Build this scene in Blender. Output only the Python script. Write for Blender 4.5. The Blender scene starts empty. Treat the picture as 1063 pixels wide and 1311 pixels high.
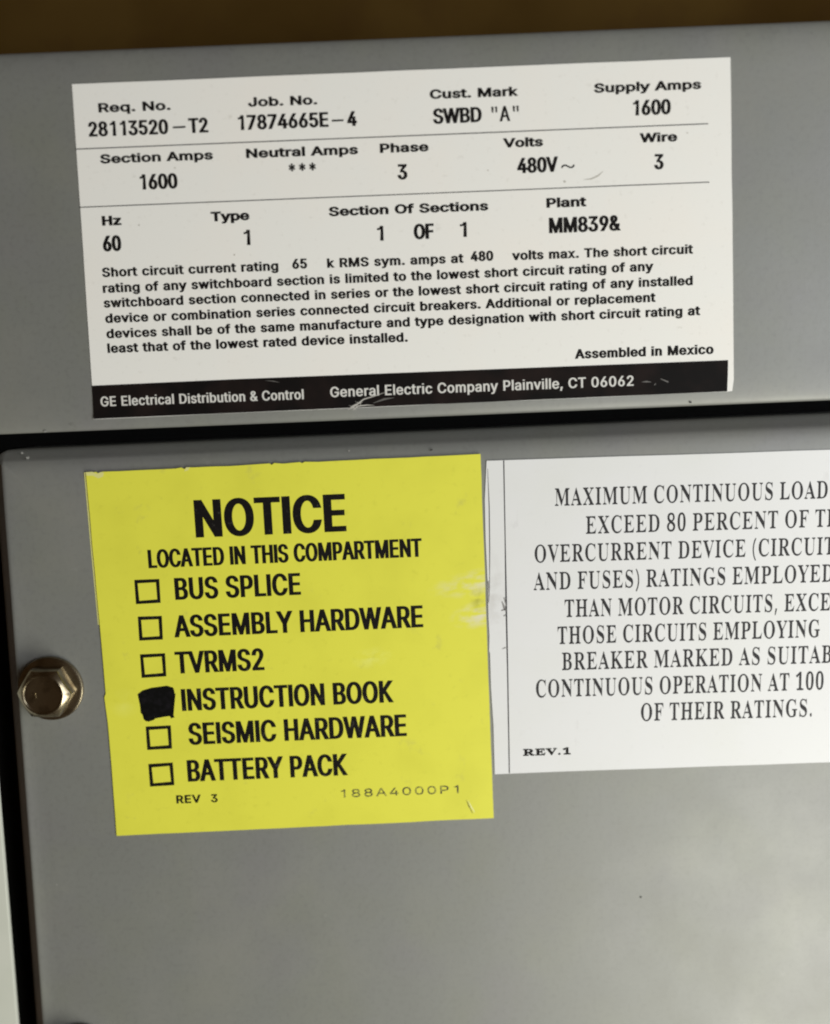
import bpy, bmesh, math, random
from mathutils import Vector, Matrix, geometry
random.seed(7)
R = math.radians
sc = bpy.context.scene
COL = sc.collection

# ---------------------------------------------------------------- camera
MM = 0.001
PXM = 0.18 * MM              # size of one photo pixel on the cover plane at the picture centre
FPX = 1150.0                 # focal length in photo pixels
W0, H0 = 1063.0, 1311.0
PITCH, ROLL = R(6.87), R(2.25)
DIST = FPX * PXM
fwd = Vector((0, math.cos(PITCH), -math.sin(PITCH)))
up0 = Vector((0, math.sin(PITCH), math.cos(PITCH)))
rt0 = Vector((1, 0, 0))
rt = rt0 * math.cos(ROLL) - up0 * math.sin(ROLL)
up = up0 * math.cos(ROLL) + rt0 * math.sin(ROLL)
CAM = -fwd * DIST
cam = bpy.data.cameras.new('camera')
co = bpy.data.objects.new('camera', cam)
COL.objects.link(co)
m3 = Matrix((rt, up, -fwd)).transposed()
co.matrix_world = Matrix.Translation(CAM) @ m3.to_4x4()
cam.sensor_fit = 'HORIZONTAL'
cam.sensor_width = 36.0
cam.lens = 36.0 * FPX / W0
cam.clip_start = 0.005
cam.clip_end = 50
cam.dof.use_dof = True
cam.dof.focus_distance = DIST
cam.dof.aperture_fstop = 5.0
sc.camera = co

# ---------------------------------------------------------------- world, lamps, exposure
world = bpy.data.worlds.new('World')
sc.world = world
world.use_nodes = True
bg = world.node_tree.nodes['Background']
bg.inputs[0].default_value = (1.0, 0.60, 0.30, 1)
bg.inputs[1].default_value = 0.045

def area(name, loc, target, size, power, color=(1, 1, 1), size_y=None):
    l = bpy.data.lights.new(name, 'AREA')
    l.shape = 'RECTANGLE'
    l.size = size
    l.size_y = size_y or size
    l.energy = power
    l.color = color
    o = bpy.data.objects.new(name, l)
    COL.objects.link(o)
    o.location = loc
    d = Vector(target) - Vector(loc)
    o.rotation_euler = d.to_track_quat('-Z', 'Y').to_euler()
    return o
area('key_lamp', (0.37, -0.42, -0.47), (0.05, 0, -0.06), 0.42, 5.2, (1.0, 0.99, 0.86))
area('fill_lamp', (0.68, -0.66, -0.01), (0, 0, 0), 0.5, 6.0, (0.93, 0.97, 1.0), 0.55)  # soft fill lamp added out of view on the right
sc.view_settings.view_transform = 'Standard'
sc.view_settings.look = 'None'
sc.view_settings.exposure = 0.09
sc.view_settings.gamma = 1.0
sc.cycles.filter_width = 2.05

def P(px, py, y=0.0):
    """photo pixel -> point where its ray meets the plane y (metres, negative = nearer)"""
    d = fwd * FPX + rt * (px - W0 / 2) - up * (py - H0 / 2)
    t = (y - CAM.y) / d.y
    return CAM + d * t

# ---------------------------------------------------------------- materials
def mat(name, color, rough=0.5, metal=0.0, bump=None, vary=None, coat=0.0, spec=0.5):
    """bump=(scale, strength, distance_mm); vary=list of (scale, color, low, high, amount)"""
    m = bpy.data.materials.new(name)
    m.use_nodes = True
    nt = m.node_tree
    N, L = nt.nodes, nt.links
    b = N['Principled BSDF']
    b.inputs['Base Color'].default_value = (*color, 1)
    b.inputs['Roughness'].default_value = rough
    b.inputs['Metallic'].default_value = metal
    b.inputs['Coat Weight'].default_value = coat
    b.inputs['Specular IOR Level'].default_value = spec
    tc = N.new('ShaderNodeTexCoord')
    if vary:
        prev = None
        for (sca, colr, lo, hi, amt) in vary:
            n = N.new('ShaderNodeTexNoise')
            n.inputs['Scale'].default_value = sca
            n.inputs['Detail'].default_value = 3
            L.new(tc.outputs['Object'], n.inputs['Vector'])
            r = N.new('ShaderNodeMapRange')
            r.inputs['From Min'].default_value = lo
            r.inputs['From Max'].default_value = hi
            r.inputs['To Max'].default_value = amt
            L.new(n.outputs['Fac'], r.inputs['Value'])
            x = N.new('ShaderNodeMix')
            x.data_type = 'RGBA'
            L.new(r.outputs[0], x.inputs['Factor'])
            if prev is None:
                x.inputs['A'].default_value = (*color, 1)
            else:
                L.new(prev, x.inputs['A'])
            x.inputs['B'].default_value = (*colr, 1)
            prev = x.outputs['Result']
        L.new(prev, b.inputs['Base Color'])
    if bump:
        hs = None
        bs = bump if isinstance(bump, list) else [bump]
        nrm = None
        for (sca, st, dist) in bs:
            n = N.new('ShaderNodeTexNoise')
            n.inputs['Scale'].default_value = sca
            n.inputs['Detail'].default_value = 2
            L.new(tc.outputs['Object'], n.inputs['Vector'])
            bp = N.new('ShaderNodeBump')
            bp.inputs['Strength'].default_value = st
            bp.inputs['Distance'].default_value = dist * MM
            L.new(n.outputs['Fac'], bp.inputs['Height'])
            if nrm:
                L.new(nrm, bp.inputs['Normal'])
            nrm = bp.outputs['Normal']
        L.new(nrm, b.inputs['Normal'])
    return m

GRAY = (0.155, 0.159, 0.150)
M_paint = mat('grey_enamel', GRAY, 0.52, spec=1.0, bump=[(1500, 0.6, 0.010), (420, 0.6, 0.03), (45, 0.6, 0.12)],
              vary=[(55, (0.158, 0.163, 0.132), 0.45, 0.75, 0.5), (38, (0.150, 0.143, 0.158), 0.5, 0.8, 0.5),
                    (900, (0.12, 0.12, 0.115), 0.5, 0.75, 0.45)])
M_fold_refl = mat('brown_fold_reflection', (0.060, 0.040, 0.028), 0.55, vary=[(120, (0.040, 0.030, 0.024), 0.4, 0.7, 0.8)])  # brown reflection along the left fold, painted as base colour
M_paint_lit = mat('lit_grey_enamel', (0.50, 0.51, 0.46), 0.5, bump=(300, 0.3, 0.02),
             vary=[(60, (0.44, 0.46, 0.40), 0.45, 0.7, 0.6)])  # same grey paint, its brighter light put into the colour
M_dark = mat('dark_interior', (0.006, 0.006, 0.006), 0.9)
M_brown = mat('brown_board', (0.092, 0.052, 0.012), 0.9, spec=0.05, bump=(60, 0.3, 0.4),
              vary=[(18, (0.042, 0.020, 0.003), 0.4, 0.7, 0.8), (70, (0.06, 0.029, 0.010), 0.5, 0.8, 0.5)])
M_white = mat('label_cream', (0.745, 0.735, 0.715), 0.45, spec=0.3, bump=[(70, 0.25, 0.04), (700, 0.2, 0.01)],
              vary=[(45, (0.77, 0.73, 0.69), 0.45, 0.75, 0.6), (800, (0.60, 0.58, 0.55), 0.62, 0.8, 0.5)])
M_white2 = mat('label_white', (0.66, 0.66, 0.675), 0.45, spec=0.3, bump=[(60, 0.3, 0.05), (500, 0.2, 0.01)],
               vary=[(50, (0.63, 0.635, 0.62), 0.45, 0.75, 0.5), (420, (0.58, 0.57, 0.57), 0.62, 0.8, 0.35)])
M_ink = mat('black_ink', (0.006, 0.005, 0.005), 0.6, spec=0.1, vary=[(1800, (0.04, 0.035, 0.03), 0.6, 0.85, 0.4)])
M_band = mat('black_band_print', (0.006, 0.005, 0.005), 0.55, spec=0.07, bump=(120, 0.3, 0.04),
             vary=[(90, (0.018, 0.011, 0.010), 0.45, 0.75, 0.9)])
M_inkg = mat('grey_black_ink', (0.022, 0.021, 0.024), 0.6, spec=0.2)
M_inky = mat('faded_ink', (0.045, 0.04, 0.012), 0.6, vary=[(1500, (0.30, 0.29, 0.04), 0.45, 0.6, 0.9)])
M_reverse = mat('reversed_lettering', (0.58, 0.57, 0.55), 0.45)
M_marker = mat('marker_ink', (0.002, 0.002, 0.002), 0.6, spec=0.1, bump=[(900, 0.6, 0.02)], vary=[(700, (0.007, 0.006, 0.008), 0.45, 0.7, 0.9)])
M_scuff = mat('scuff', (0.40, 0.385, 0.36), 0.6)
M_scuffd = mat('scuff_dim', (0.10, 0.095, 0.09), 0.6)
M_sliver = mat('torn_label_edge', (0.62, 0.60, 0.22), 0.6)
M_chip = mat('bare_chip', (0.02, 0.02, 0.018), 0.7)
M_weld = mat('weld_spatter', (0.24, 0.24, 0.23), 0.45)
M_zinc = mat('yellow_zinc_plate', (0.36, 0.31, 0.22), 0.27, 1.0, bump=[(2200, 0.5, 0.01), (400, 0.3, 0.03)],
             vary=[(300, (0.19, 0.15, 0.095), 0.45, 0.65, 0.85), (1400, (0.5, 0.45, 0.36), 0.6, 0.8, 0.5)])
M_scuffp = mat('pale_smudge', (0.42, 0.40, 0.36), 0.6)
M_scuffg = mat('grey_smudge', (0.22, 0.21, 0.21), 0.6)
M_scr_highlight = mat('scratch_highlight', (0.72, 0.72, 0.40), 0.5)  # highlight beside the scratch, put into the colour
M_yellow = mat('yellow_label', (0.655, 0.64, 0.064), 0.45, spec=0.35, bump=[(55, 0.35, 0.06), (600, 0.25, 0.012)],
               vary=[(70, (0.59, 0.575, 0.055), 0.45, 0.7, 0.6), (600, (0.53, 0.52, 0.05), 0.6, 0.8, 0.4)])
def rub(m, px, py, rx, ry, color, amt, noise_scale=(90, 500)):
    """a rubbed, whitish patch with a shape of its own at a place on the sheet (object coordinates in metres)"""
    nt = m.node_tree; N, L = nt.nodes, nt.links
    b = N['Principled BSDF']
    src = b.inputs['Base Color'].links[0].from_socket
    tc = N.new('ShaderNodeTexCoord')
    c = P(px, py)
    mp = N.new('ShaderNodeVectorMath'); mp.operation = 'SUBTRACT'; mp.inputs[1].default_value = c
    L.new(tc.outputs['Object'], mp.inputs[0])
    rotn = N.new('ShaderNodeVectorRotate'); rotn.rotation_type = 'Y_AXIS'; rotn.inputs['Angle'].default_value = R(8)
    L.new(mp.outputs[0], rotn.inputs['Vector'])
    ml = N.new('ShaderNodeVectorMath'); ml.operation = 'MULTIPLY'; ml.inputs[1].default_value = (1 / (rx * PXM), 0, 1 / (ry * PXM))
    L.new(rotn.outputs[0], ml.inputs[0])
    ln = N.new('ShaderNodeVectorMath'); ln.operation = 'LENGTH'; L.new(ml.outputs[0], ln.inputs[0])
    f = N.new('ShaderNodeMapRange'); f.inputs['From Min'].default_value = 1.0; f.inputs['From Max'].default_value = 0.1
    L.new(ln.outputs['Value'], f.inputs['Value'])
    st = N.new('ShaderNodeVectorMath'); st.operation = 'MULTIPLY'; st.inputs[1].default_value = (noise_scale[0], 1, noise_scale[1])
    L.new(rotn.outputs[0], st.inputs[0])
    n = N.new('ShaderNodeTexNoise'); n.inputs['Scale'].default_value = 1.0; n.inputs['Detail'].default_value = 4
    L.new(st.outputs[0], n.inputs['Vector'])
    g = N.new('ShaderNodeMapRange'); g.inputs['From Min'].default_value = 0.42; g.inputs['From Max'].default_value = 0.62; g.inputs['To Max'].default_value = amt
    L.new(n.outputs['Fac'], g.inputs['Value'])
    mu = N.new('ShaderNodeMath'); mu.operation = 'MULTIPLY'
    L.new(f.outputs[0], mu.inputs[0]); L.new(g.outputs[0], mu.inputs[1])
    x = N.new('ShaderNodeMix'); x.data_type = 'RGBA'
    L.new(mu.outputs[0], x.inputs['Factor']); L.new(src, x.inputs['A']); x.inputs['B'].default_value = (*color, 1)
    L.new(x.outputs['Result'], b.inputs['Base Color'])
rub(M_yellow, 622, 744, 78, 20, (0.66, 0.62, 0.50), 0.7, (260, 700))
rub(M_yellow, 618, 786, 46, 20, (0.66, 0.62, 0.50), 0.9, (260, 700))
rub(M_yellow, 612, 766, 13, 20, (0.36, 0.35, 0.05), 0.8, (400, 500))
rub(M_yellow, 475, 842, 30, 16, (0.72, 0.74, 0.22), 0.45, (300, 500))
rub(M_yellow, 160, 900, 22, 22, (0.72, 0.74, 0.20), 0.35, (150, 150))
rub(M_white2, 632, 760, 22, 70, (0.55, 0.54, 0.54), 0.9, (300, 300))

def grime(m, scale, lo, hi, color, amt, stretch=(1, 1, 1), rough=None):
    nt = m.node_tree; N, L = nt.nodes, nt.links
    b = N['Principled BSDF']
    src = b.inputs['Base Color'].links[0].from_socket
    tc = N.new('ShaderNodeTexCoord')
    st = N.new('ShaderNodeVectorMath'); st.operation = 'MULTIPLY'; st.inputs[1].default_value = stretch
    L.new(tc.outputs['Object'], st.inputs[0])
    n = N.new('ShaderNodeTexNoise'); n.inputs['Scale'].default_value = scale; n.inputs['Detail'].default_value = 6; n.inputs['Roughness'].default_value = 0.65
    L.new(st.outputs[0], n.inputs['Vector'])
    g = N.new('ShaderNodeMapRange'); g.inputs['From Min'].default_value = lo; g.inputs['From Max'].default_value = hi; g.inputs['To Max'].default_value = amt
    L.new(n.outputs['Fac'], g.inputs['Value'])
    x = N.new('ShaderNodeMix'); x.data_type = 'RGBA'
    L.new(g.outputs[0], x.inputs['Factor']); L.new(src, x.inputs['A']); x.inputs['B'].default_value = (*color, 1)
    L.new(x.outputs['Result'], b.inputs['Base Color'])
    if rough:
        r = N.new('ShaderNodeMapRange'); r.inputs['From Min'].default_value = lo - 0.15; r.inputs['From Max'].default_value = hi
        r.inputs['To Min'].default_value = rough[0]; r.inputs['To Max'].default_value = rough[1]
        L.new(n.outputs['Fac'], r.inputs['Value']); L.new(r.outputs[0], b.inputs['Roughness'])
grime(M_paint, 30, 0.50, 0.72, (0.175, 0.172, 0.155), 0.55, rough=(0.47, 0.58))
grime(M_paint, 260, 0.66, 0.74, (0.21, 0.21, 0.20), 0.5)
grime(M_paint, 160, 0.69, 0.75, (0.07, 0.07, 0.065), 0.6, (1, 1, 1))
grime(M_white, 200, 0.66, 0.76, (0.50, 0.48, 0.44), 0.5)
grime(M_white2, 120, 0.64, 0.76, (0.50, 0.49, 0.50), 0.4, (2, 1, 0.7))
grime(M_yellow, 150, 0.62, 0.75, (0.48, 0.46, 0.10), 0.5)
grime(M_ink, 700, 0.60, 0.72, (0.09, 0.085, 0.075), 0.5)
SANS_ROWS = [
'A480/16,0;201,509;276,509;463,0;395,0;287,302;264,372;232,478;245,478;213,371;191,302;85,0/110,142;110,199;370,199;370,142',
'B456/60,0;60,509;241,509;266,508;289,504;310,499;329,491;345,481;359,469;371,456;381,442;388,426;394,410;397,392;398,374;397,353;393,336;387,320;378,307;368,295;356,286;343,278;329,272;315,267;315,262;331,260;347,254;363,245;378,234;391,220;402,203;409,189;414,173;417,155;418,136;417,117;413,100;408,83;400,67;390,52;377,39;362,28;344,18;324,10;301,4;275,1;247,0/125,57;245,57;272,58;296,63;315,70;330,80;341,92;349,105;354,120;355,137;354,153;350,169;342,184;333,197;320,209;306,218;289,225;269,229;248,231;125,231/125,285;238,285;256,287;273,290;288,296;302,304;314,314;323,326;330,340;335,355;336,372;334,388;330,403;323,417;313,429;299,439;283,446;263,450;240,452;125,452',
'C510/267,-7;235,-5;205,1;177,11;150,25;126,42;104,63;86,88;70,115;57,146;48,179;42,215;40,254;42,293;48,329;57,362;70,393;86,421;104,445;126,466;150,484;177,498;205,508;235,514;267,516;286,515;305,513;323,509;340,504;357,498;373,490;388,481;402,471;415,460;427,447;438,433;448,418;456,402;463,385;469,367;473,348;408,348;404,365;397,380;389,395;380,407;369,418;357,428;344,437;330,444;315,449;300,453;284,455;267,456;245,454;223,450;203,443;184,432;166,419;150,403;137,385;125,364;116,340;109,314;105,285;103,254;105,223;109,194;116,168;125,145;137,123;151,105;166,89;184,76;203,66;223,59;245,54;267,53;284,54;300,56;315,60;330,65;344,72;357,81;369,90;380,102;389,114;397,128;404,144;408,160;473,160;469,142;463,124;457,107;448,91;438,76;428,62;416,49;402,38;388,28;373,19;357,11;341,5;323,0;305,-4;286,-6',
'D502/219,0;96,0;96,57;215,57;244,58;272,63;296,70;318,81;337,94;354,110;368,128;379,149;388,172;394,198;398,226;399,255;398,285;394,312;388,337;379,361;368,381;354,399;338,415;320,428;299,438;275,446;249,450;221,452;93,452;93,509;225,509;261,507;294,501;325,492;353,478;377,461;399,441;418,418;433,391;446,361;455,329;460,293;462,255;460,217;455,181;446,149;433,119;417,92;398,68;376,48;351,31;322,17;291,8;256,2/125,509;125,0;60,0;60,509',
'E419/60,0;60,509;372,509;372,452;125,452;125,286;355,286;355,229;125,229;125,57;375,57;375,0',
'F410/60,0;60,509;369,509;369,452;125,452;125,278;346,278;346,221;125,221;125,0',
'G520/269,-7;236,-5;205,1;176,11;149,25;125,43;104,64;85,88;69,116;57,146;47,179;42,215;40,254;42,293;47,329;57,362;69,393;85,421;103,445;125,466;149,484;175,498;203,508;233,514;265,516;285,515;304,513;322,509;340,504;358,497;374,489;389,480;403,469;416,458;429,445;439,431;449,416;458,401;465,384;470,367;474,349;408,349;402,365;395,379;387,393;378,406;368,417;356,427;344,436;330,443;315,448;300,453;283,455;265,456;243,454;222,450;202,443;183,432;166,419;150,404;137,385;125,364;116,340;109,314;105,285;103,254;105,223;109,194;116,168;125,145;137,124;151,105;166,90;184,76;203,66;224,59;246,54;269,53;290,54;309,57;328,63;345,71;360,81;374,93;386,107;396,123;404,141;410,160;414,180;415,202;434,199;283,199;283,256;478,256;478,200;476,170;471,141;463,115;451,91;436,69;419,50;399,33;377,19;352,8;326,0;298,-5',
'H517/60,0;60,509;125,509;125,289;392,289;392,509;457,509;457,0;392,0;392,232;125,232;125,0',
'I301/31,0;31,57;118,57;118,452;31,452;31,509;269,509;269,452;183,452;183,57;269,57;269,0',
'J396/185,-7;153,-4;124,3;98,15;75,33;57,55;44,81;36,111;33,145;33,173;98,173;98,145;99,123;104,104;111,88;122,74;134,64;149,56;166,51;185,50;204,51;220,56;235,64;248,74;258,88;266,104;270,123;272,145;272,509;336,509;336,145;334,111;326,81;313,55;294,33;271,15;246,3;217,-4',
'K467/104,145;104,216;139,261;174,303;212,344;364,509;448,509;231,276;228,276/60,0;60,509;125,509;125,334;124,225;125,193;125,0/372,0;188,259;228,309;449,0',
'L393/60,0;60,509;125,509;125,57;361,57;361,0',
'M628/60,0;60,509;152,509;277,187;287,159;299,123;311,84;322,49;307,49;318,83;330,121;342,158;352,187;476,509;568,509;568,0;504,0;504,291;504,327;505,369;506,413;507,457;513,457;498,409;482,363;467,322;456,291;342,0;286,0;170,291;159,321;145,361;129,408;112,457;119,457;120,416;121,372;122,328;122,291;122,0',
'N523/60,0;60,509;136,509;343,183;363,151;388,107;414,55;405,54;401,108;399,157;399,195;399,509;463,509;463,0;387,0;202,290;177,331;148,381;108,452;119,454;122,384;124,328;125,291;125,0',
'O533/267,-7;235,-5;205,1;177,11;150,25;126,42;105,63;86,88;70,115;57,146;48,179;42,215;40,254;42,293;48,329;57,362;70,393;86,421;105,445;126,466;150,484;177,498;205,508;235,514;267,516;299,514;329,508;357,498;384,484;408,466;429,445;448,421;464,393;477,362;486,329;491,293;493,254;491,215;486,179;477,146;464,115;448,88;429,63;408,42;384,25;357,11;329,1;299,-5/267,53;289,54;310,59;330,66;349,76;367,89;383,105;396,123;408,144;418,168;425,194;429,223;430,254;429,286;425,314;418,341;408,365;396,386;383,404;367,420;349,433;330,443;310,450;289,454;267,456;245,454;223,450;203,443;184,433;167,420;151,404;137,385;125,364;116,340;109,314;105,285;103,254;105,223;109,194;116,168;125,144;137,123;151,105;167,89;184,76;203,66;223,59;245,54',
'P445/60,0;60,509;235,509;263,507;289,503;312,497;332,487;350,476;366,462;379,447;390,430;398,411;404,391;407,370;409,348;407,325;404,304;398,284;390,265;379,248;366,233;350,219;332,207;312,198;289,191;263,187;235,186;109,186;109,242;233,242;252,243;269,246;284,250;297,256;312,266;324,279;333,294;339,310;343,328;344,348;343,367;339,385;333,402;324,416;312,428;297,439;284,444;268,449;251,451;232,452;125,452;125,0',
'R449/60,0;60,509;236,509;264,507;290,504;313,497;333,489;351,478;367,465;380,450;390,433;399,415;405,395;408,374;409,352;408,330;405,309;399,290;390,271;380,255;367,240;351,228;333,217;312,209;289,203;264,199;236,198;96,198;96,255;234,255;252,256;269,258;284,262;298,267;313,276;325,287;334,300;340,316;344,333;345,352;344,371;340,389;334,405;325,419;313,430;298,440;284,445;269,449;252,451;233,452;125,452;125,0/353,0;230,229;303,229;428,0',
'S447/224,-9;197,-8;172,-4;149,1;128,9;108,19;91,31;76,45;64,60;54,77;46,96;41,115;38,137;104,137;108,118;114,102;123,88;136,76;150,66;166,59;185,53;204,50;224,49;241,50;257,52;272,55;286,60;303,69;317,79;329,92;338,106;344,122;346,139;344,154;340,168;332,179;322,189;310,197;296,205;245,222;184,239;154,249;128,260;105,274;86,289;71,307;60,326;54,348;52,372;53,393;58,413;65,431;75,448;87,463;102,476;119,488;138,498;158,506;180,511;203,514;227,516;252,514;275,511;296,505;316,498;334,488;351,476;365,463;377,449;387,433;394,415;399,397;401,378;337,378;334,396;326,412;316,426;302,437;286,447;267,453;247,457;225,459;204,457;185,454;167,448;152,440;139,430;129,418;121,405;117,391;115,376;117,359;122,345;131,334;142,324;155,315;169,308;212,293;264,279;312,264;328,256;344,248;359,238;372,226;384,213;395,198;401,185;405,171;407,155;408,139;407,118;403,99;396,81;386,64;374,48;360,34;343,21;323,11;302,2;278,-4;252,-8',
'T449/32,452;32,509;417,509;417,452;257,452;257,0;193,0;193,452',
'U517/259,-8;230,-7;203,-2;177,5;154,15;133,28;114,43;98,60;85,80;74,101;66,124;62,148;60,173;60,509;124,509;124,178;125,160;128,144;133,128;141,113;150,99;160,87;173,77;187,68;203,61;220,56;239,53;259,52;279,53;298,56;315,61;331,68;345,77;357,87;368,99;377,113;384,128;389,144;392,160;393,178;393,509;457,509;457,173;456,148;451,124;443,101;433,80;419,60;403,43;384,28;363,15;340,5;315,-2;288,-7',
'V480/204,0;16,509;84,509;192,206;215,137;248,31;235,31;267,138;290,206;395,509;463,509;278,0',
'W686/155,0;16,509;82,509;163,196;175,145;187,94;197,40;189,40;200,94;211,145;224,196;306,509;380,509;462,196;474,145;486,94;497,40;488,40;499,94;510,145;523,196;603,509;670,509;530,0;455,0;368,323;351,391;336,475;350,475;335,395;318,323;230,0',
'Y472/203,0;203,208;16,509;91,509;192,344;222,292;250,230;224,230;251,293;280,344;381,509;455,509;268,208;268,0',
'a389/160,-9;142,-8;126,-5;110,-1;94,5;80,12;68,22;57,32;48,45;40,58;35,73;31,90;30,108;32,128;36,146;43,161;53,174;64,184;78,193;92,200;108,206;125,211;178,220;234,227;247,229;257,231;265,235;273,243;276,255;276,257;275,272;272,285;267,297;260,307;251,315;240,322;227,327;212,330;196,331;178,330;163,327;149,322;137,316;127,309;118,301;110,292;104,283;100,274;41,291;48,308;57,322;67,335;79,346;91,355;104,364;118,370;133,375;148,379;163,382;179,384;194,384;208,384;223,382;239,379;255,375;271,369;286,360;300,350;312,336;322,320;329,306;333,290;336,272;337,251;337,0;277,0;277,52;272,52;267,43;260,34;252,25;242,16;229,8;215,1;199,-4;181,-7/170,45;192,47;211,51;228,59;242,68;254,80;263,93;270,108;274,122;276,138;276,190;270,186;259,182;231,176;200,171;175,168;134,159;122,153;112,147;103,139;97,130;93,118;92,105;93,93;96,82;102,72;109,64;119,57;130,52;142,48;156,46',
'b424/229,-8;208,-7;189,-3;172,4;159,12;147,21;138,31;118,59;112,59;112,0;53,0;53,509;114,509;114,319;118,319;137,346;147,355;158,364;171,373;188,379;207,383;229,384;252,383;274,378;294,371;313,361;330,347;345,332;359,313;370,293;379,270;385,245;389,218;390,189;389,160;385,133;379,108;370,84;359,64;346,45;330,29;313,16;294,5;274,-2;252,-7/220,47;237,48;253,51;267,57;279,66;291,76;301,88;309,101;316,117;321,133;325,151;327,170;328,189;327,209;325,227;321,245;316,261;309,276;301,290;291,301;280,311;267,319;253,325;237,329;220,330;203,329;188,325;174,320;161,312;150,302;140,291;132,278;125,263;120,247;116,229;113,210;113,189;113,169;116,150;120,132;125,115;132,100;140,86;150,75;162,65;174,57;188,51;204,48',
'c396/207,-8;182,-7;159,-2;137,6;117,16;98,30;82,46;68,64;56,85;46,108;40,133;36,159;34,187;36,216;40,243;46,268;56,291;68,312;82,330;98,346;117,360;137,371;159,378;182,383;207,384;226,384;243,381;260,377;276,371;291,364;305,356;318,346;330,335;340,322;349,308;356,293;362,277;303,262;300,272;295,281;290,289;284,297;278,304;270,311;261,316;252,321;242,325;231,328;220,329;207,330;189,329;173,325;158,319;145,310;134,300;124,287;115,274;108,258;103,242;99,224;97,206;96,187;97,169;99,151;103,134;108,117;115,102;124,89;134,76;145,66;158,57;173,51;189,48;207,46;220,47;232,49;243,52;253,55;262,60;271,66;279,73;285,80;292,89;297,98;301,107;304,117;363,102;357,86;350,70;341,56;331,43;319,32;306,21;292,12;277,5;261,-1;244,-5;226,-7',
'd424/195,-8;172,-7;151,-2;130,5;111,16;94,29;79,45;66,64;55,84;46,108;39,133;35,160;34,189;35,218;39,245;46,270;55,293;66,313;79,332;95,347;112,361;131,371;151,378;173,383;196,384;218,383;237,379;253,373;267,364;278,355;287,346;306,319;311,319;311,509;372,509;372,0;313,0;313,59;307,59;287,31;277,21;266,12;252,4;236,-3;217,-7/205,47;221,48;236,51;250,57;263,65;274,75;284,86;293,100;299,115;305,132;309,150;311,169;312,189;311,210;309,229;305,247;300,263;293,278;284,291;275,302;263,312;251,320;237,325;221,329;205,330;187,329;172,325;157,319;145,311;133,301;124,290;115,276;108,261;103,245;99,227;97,209;96,189;97,170;99,151;103,133;109,117;115,101;124,88;134,76;145,66;158,57;172,51;188,48',
'e404/212,-8;185,-7;161,-2;138,6;117,16;98,30;82,46;68,64;56,85;46,108;40,132;35,159;34,187;35,215;39,242;46,267;55,290;67,311;81,329;97,346;115,359;135,370;157,378;180,383;205,384;221,384;236,382;251,379;266,374;280,368;294,361;307,351;319,341;331,329;341,315;350,299;357,282;363,263;368,242;370,219;371,194;371,169;75,169;75,221;338,221;310,202;309,220;307,237;303,254;298,269;288,286;277,301;263,314;246,323;227,328;205,330;189,329;173,326;159,321;146,313;131,301;119,286;109,270;102,251;97,231;96,211;96,178;97,157;100,139;104,122;110,106;118,92;128,80;139,70;151,61;165,55;179,50;195,47;212,46;227,47;241,49;254,53;265,58;276,65;285,73;294,82;300,93;306,105;365,91;358,72;348,55;335,39;324,29;311,19;298,11;283,4;266,-1;249,-5;231,-7',
'f254/228,379;228,327;6,327;6,379/81,0;81,432;82,452;87,470;96,486;107,499;120,510;135,519;152,525;169,529;187,530;222,527;243,521;227,468;215,472;195,474;178,472;164,468;154,460;147,449;143,435;142,419;142,0',
'g425/207,-151;187,-150;168,-148;150,-144;134,-140;114,-132;97,-122;82,-110;70,-97;59,-84;51,-69;101,-41;122,-66;131,-74;142,-82;154,-88;169,-93;187,-96;207,-97;229,-96;249,-92;267,-85;282,-75;295,-62;304,-47;310,-28;311,-6;311,68;306,68;287,41;277,32;266,23;252,16;236,10;217,6;195,5;173,6;152,10;132,17;113,27;95,39;80,53;67,71;55,90;46,112;39,136;35,163;34,191;35,220;39,246;46,271;55,293;66,314;80,332;95,347;112,361;131,371;152,378;173,383;196,384;218,383;237,379;253,373;267,365;279,356;288,346;308,319;313,319;313,379;372,379;372,-9;371,-32;367,-54;360,-73;350,-90;338,-104;324,-117;308,-127;291,-136;271,-142;251,-147;229,-150/205,59;222,60;237,63;251,68;264,75;278,87;290,103;300,121;305,137;309,154;312,172;312,193;312,212;309,231;305,248;300,264;293,278;285,291;275,303;264,312;251,320;237,325;222,329;205,330;188,329;172,325;158,320;145,312;134,302;124,290;115,277;109,262;103,246;99,229;97,212;96,193;97,173;99,155;103,138;109,123;118,104;131,88;145,76;158,68;172,63;188,60',
'h410/114,227;114,0;53,0;53,509;114,509;114,287;102,287;112,312;124,332;137,349;152,362;169,372;187,379;207,383;227,384;246,383;264,380;280,376;295,369;309,360;321,349;332,336;341,321;348,304;353,285;356,264;357,240;357,0;296,0;296,235;295,256;290,275;283,291;273,304;260,315;246,323;229,328;210,329;192,328;176,324;161,317;147,308;136,297;126,283;119,266;115,248',
'i167/53,0;53,379;114,379;114,0/84,443;73,444;63,448;54,455;47,463;43,472;41,483;43,494;47,504;54,512;63,518;73,522;84,524;95,522;105,518;114,512;121,504;125,494;126,483;125,472;121,463;114,455;105,448;95,444',
'j167/53,379;114,379;114,-30;113,-47;111,-63;107,-77;102,-90;92,-106;80,-119;65,-129;52,-135;37,-139;21,-142;4,-143;-10,-143;-10,-87;2,-87;18,-85;31,-80;40,-72;47,-61;51,-46;53,-29/83,443;72,444;62,448;53,455;47,463;42,472;41,483;42,494;47,504;53,512;62,518;72,522;83,524;95,522;105,518;114,512;120,504;125,494;126,483;125,472;120,463;114,455;105,448;95,444',
'k381/110,137;110,212;121,212;284,379;360,379;184,199;177,199/53,0;53,509;114,509;114,0/294,0;148,186;191,229;372,0',
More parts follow.
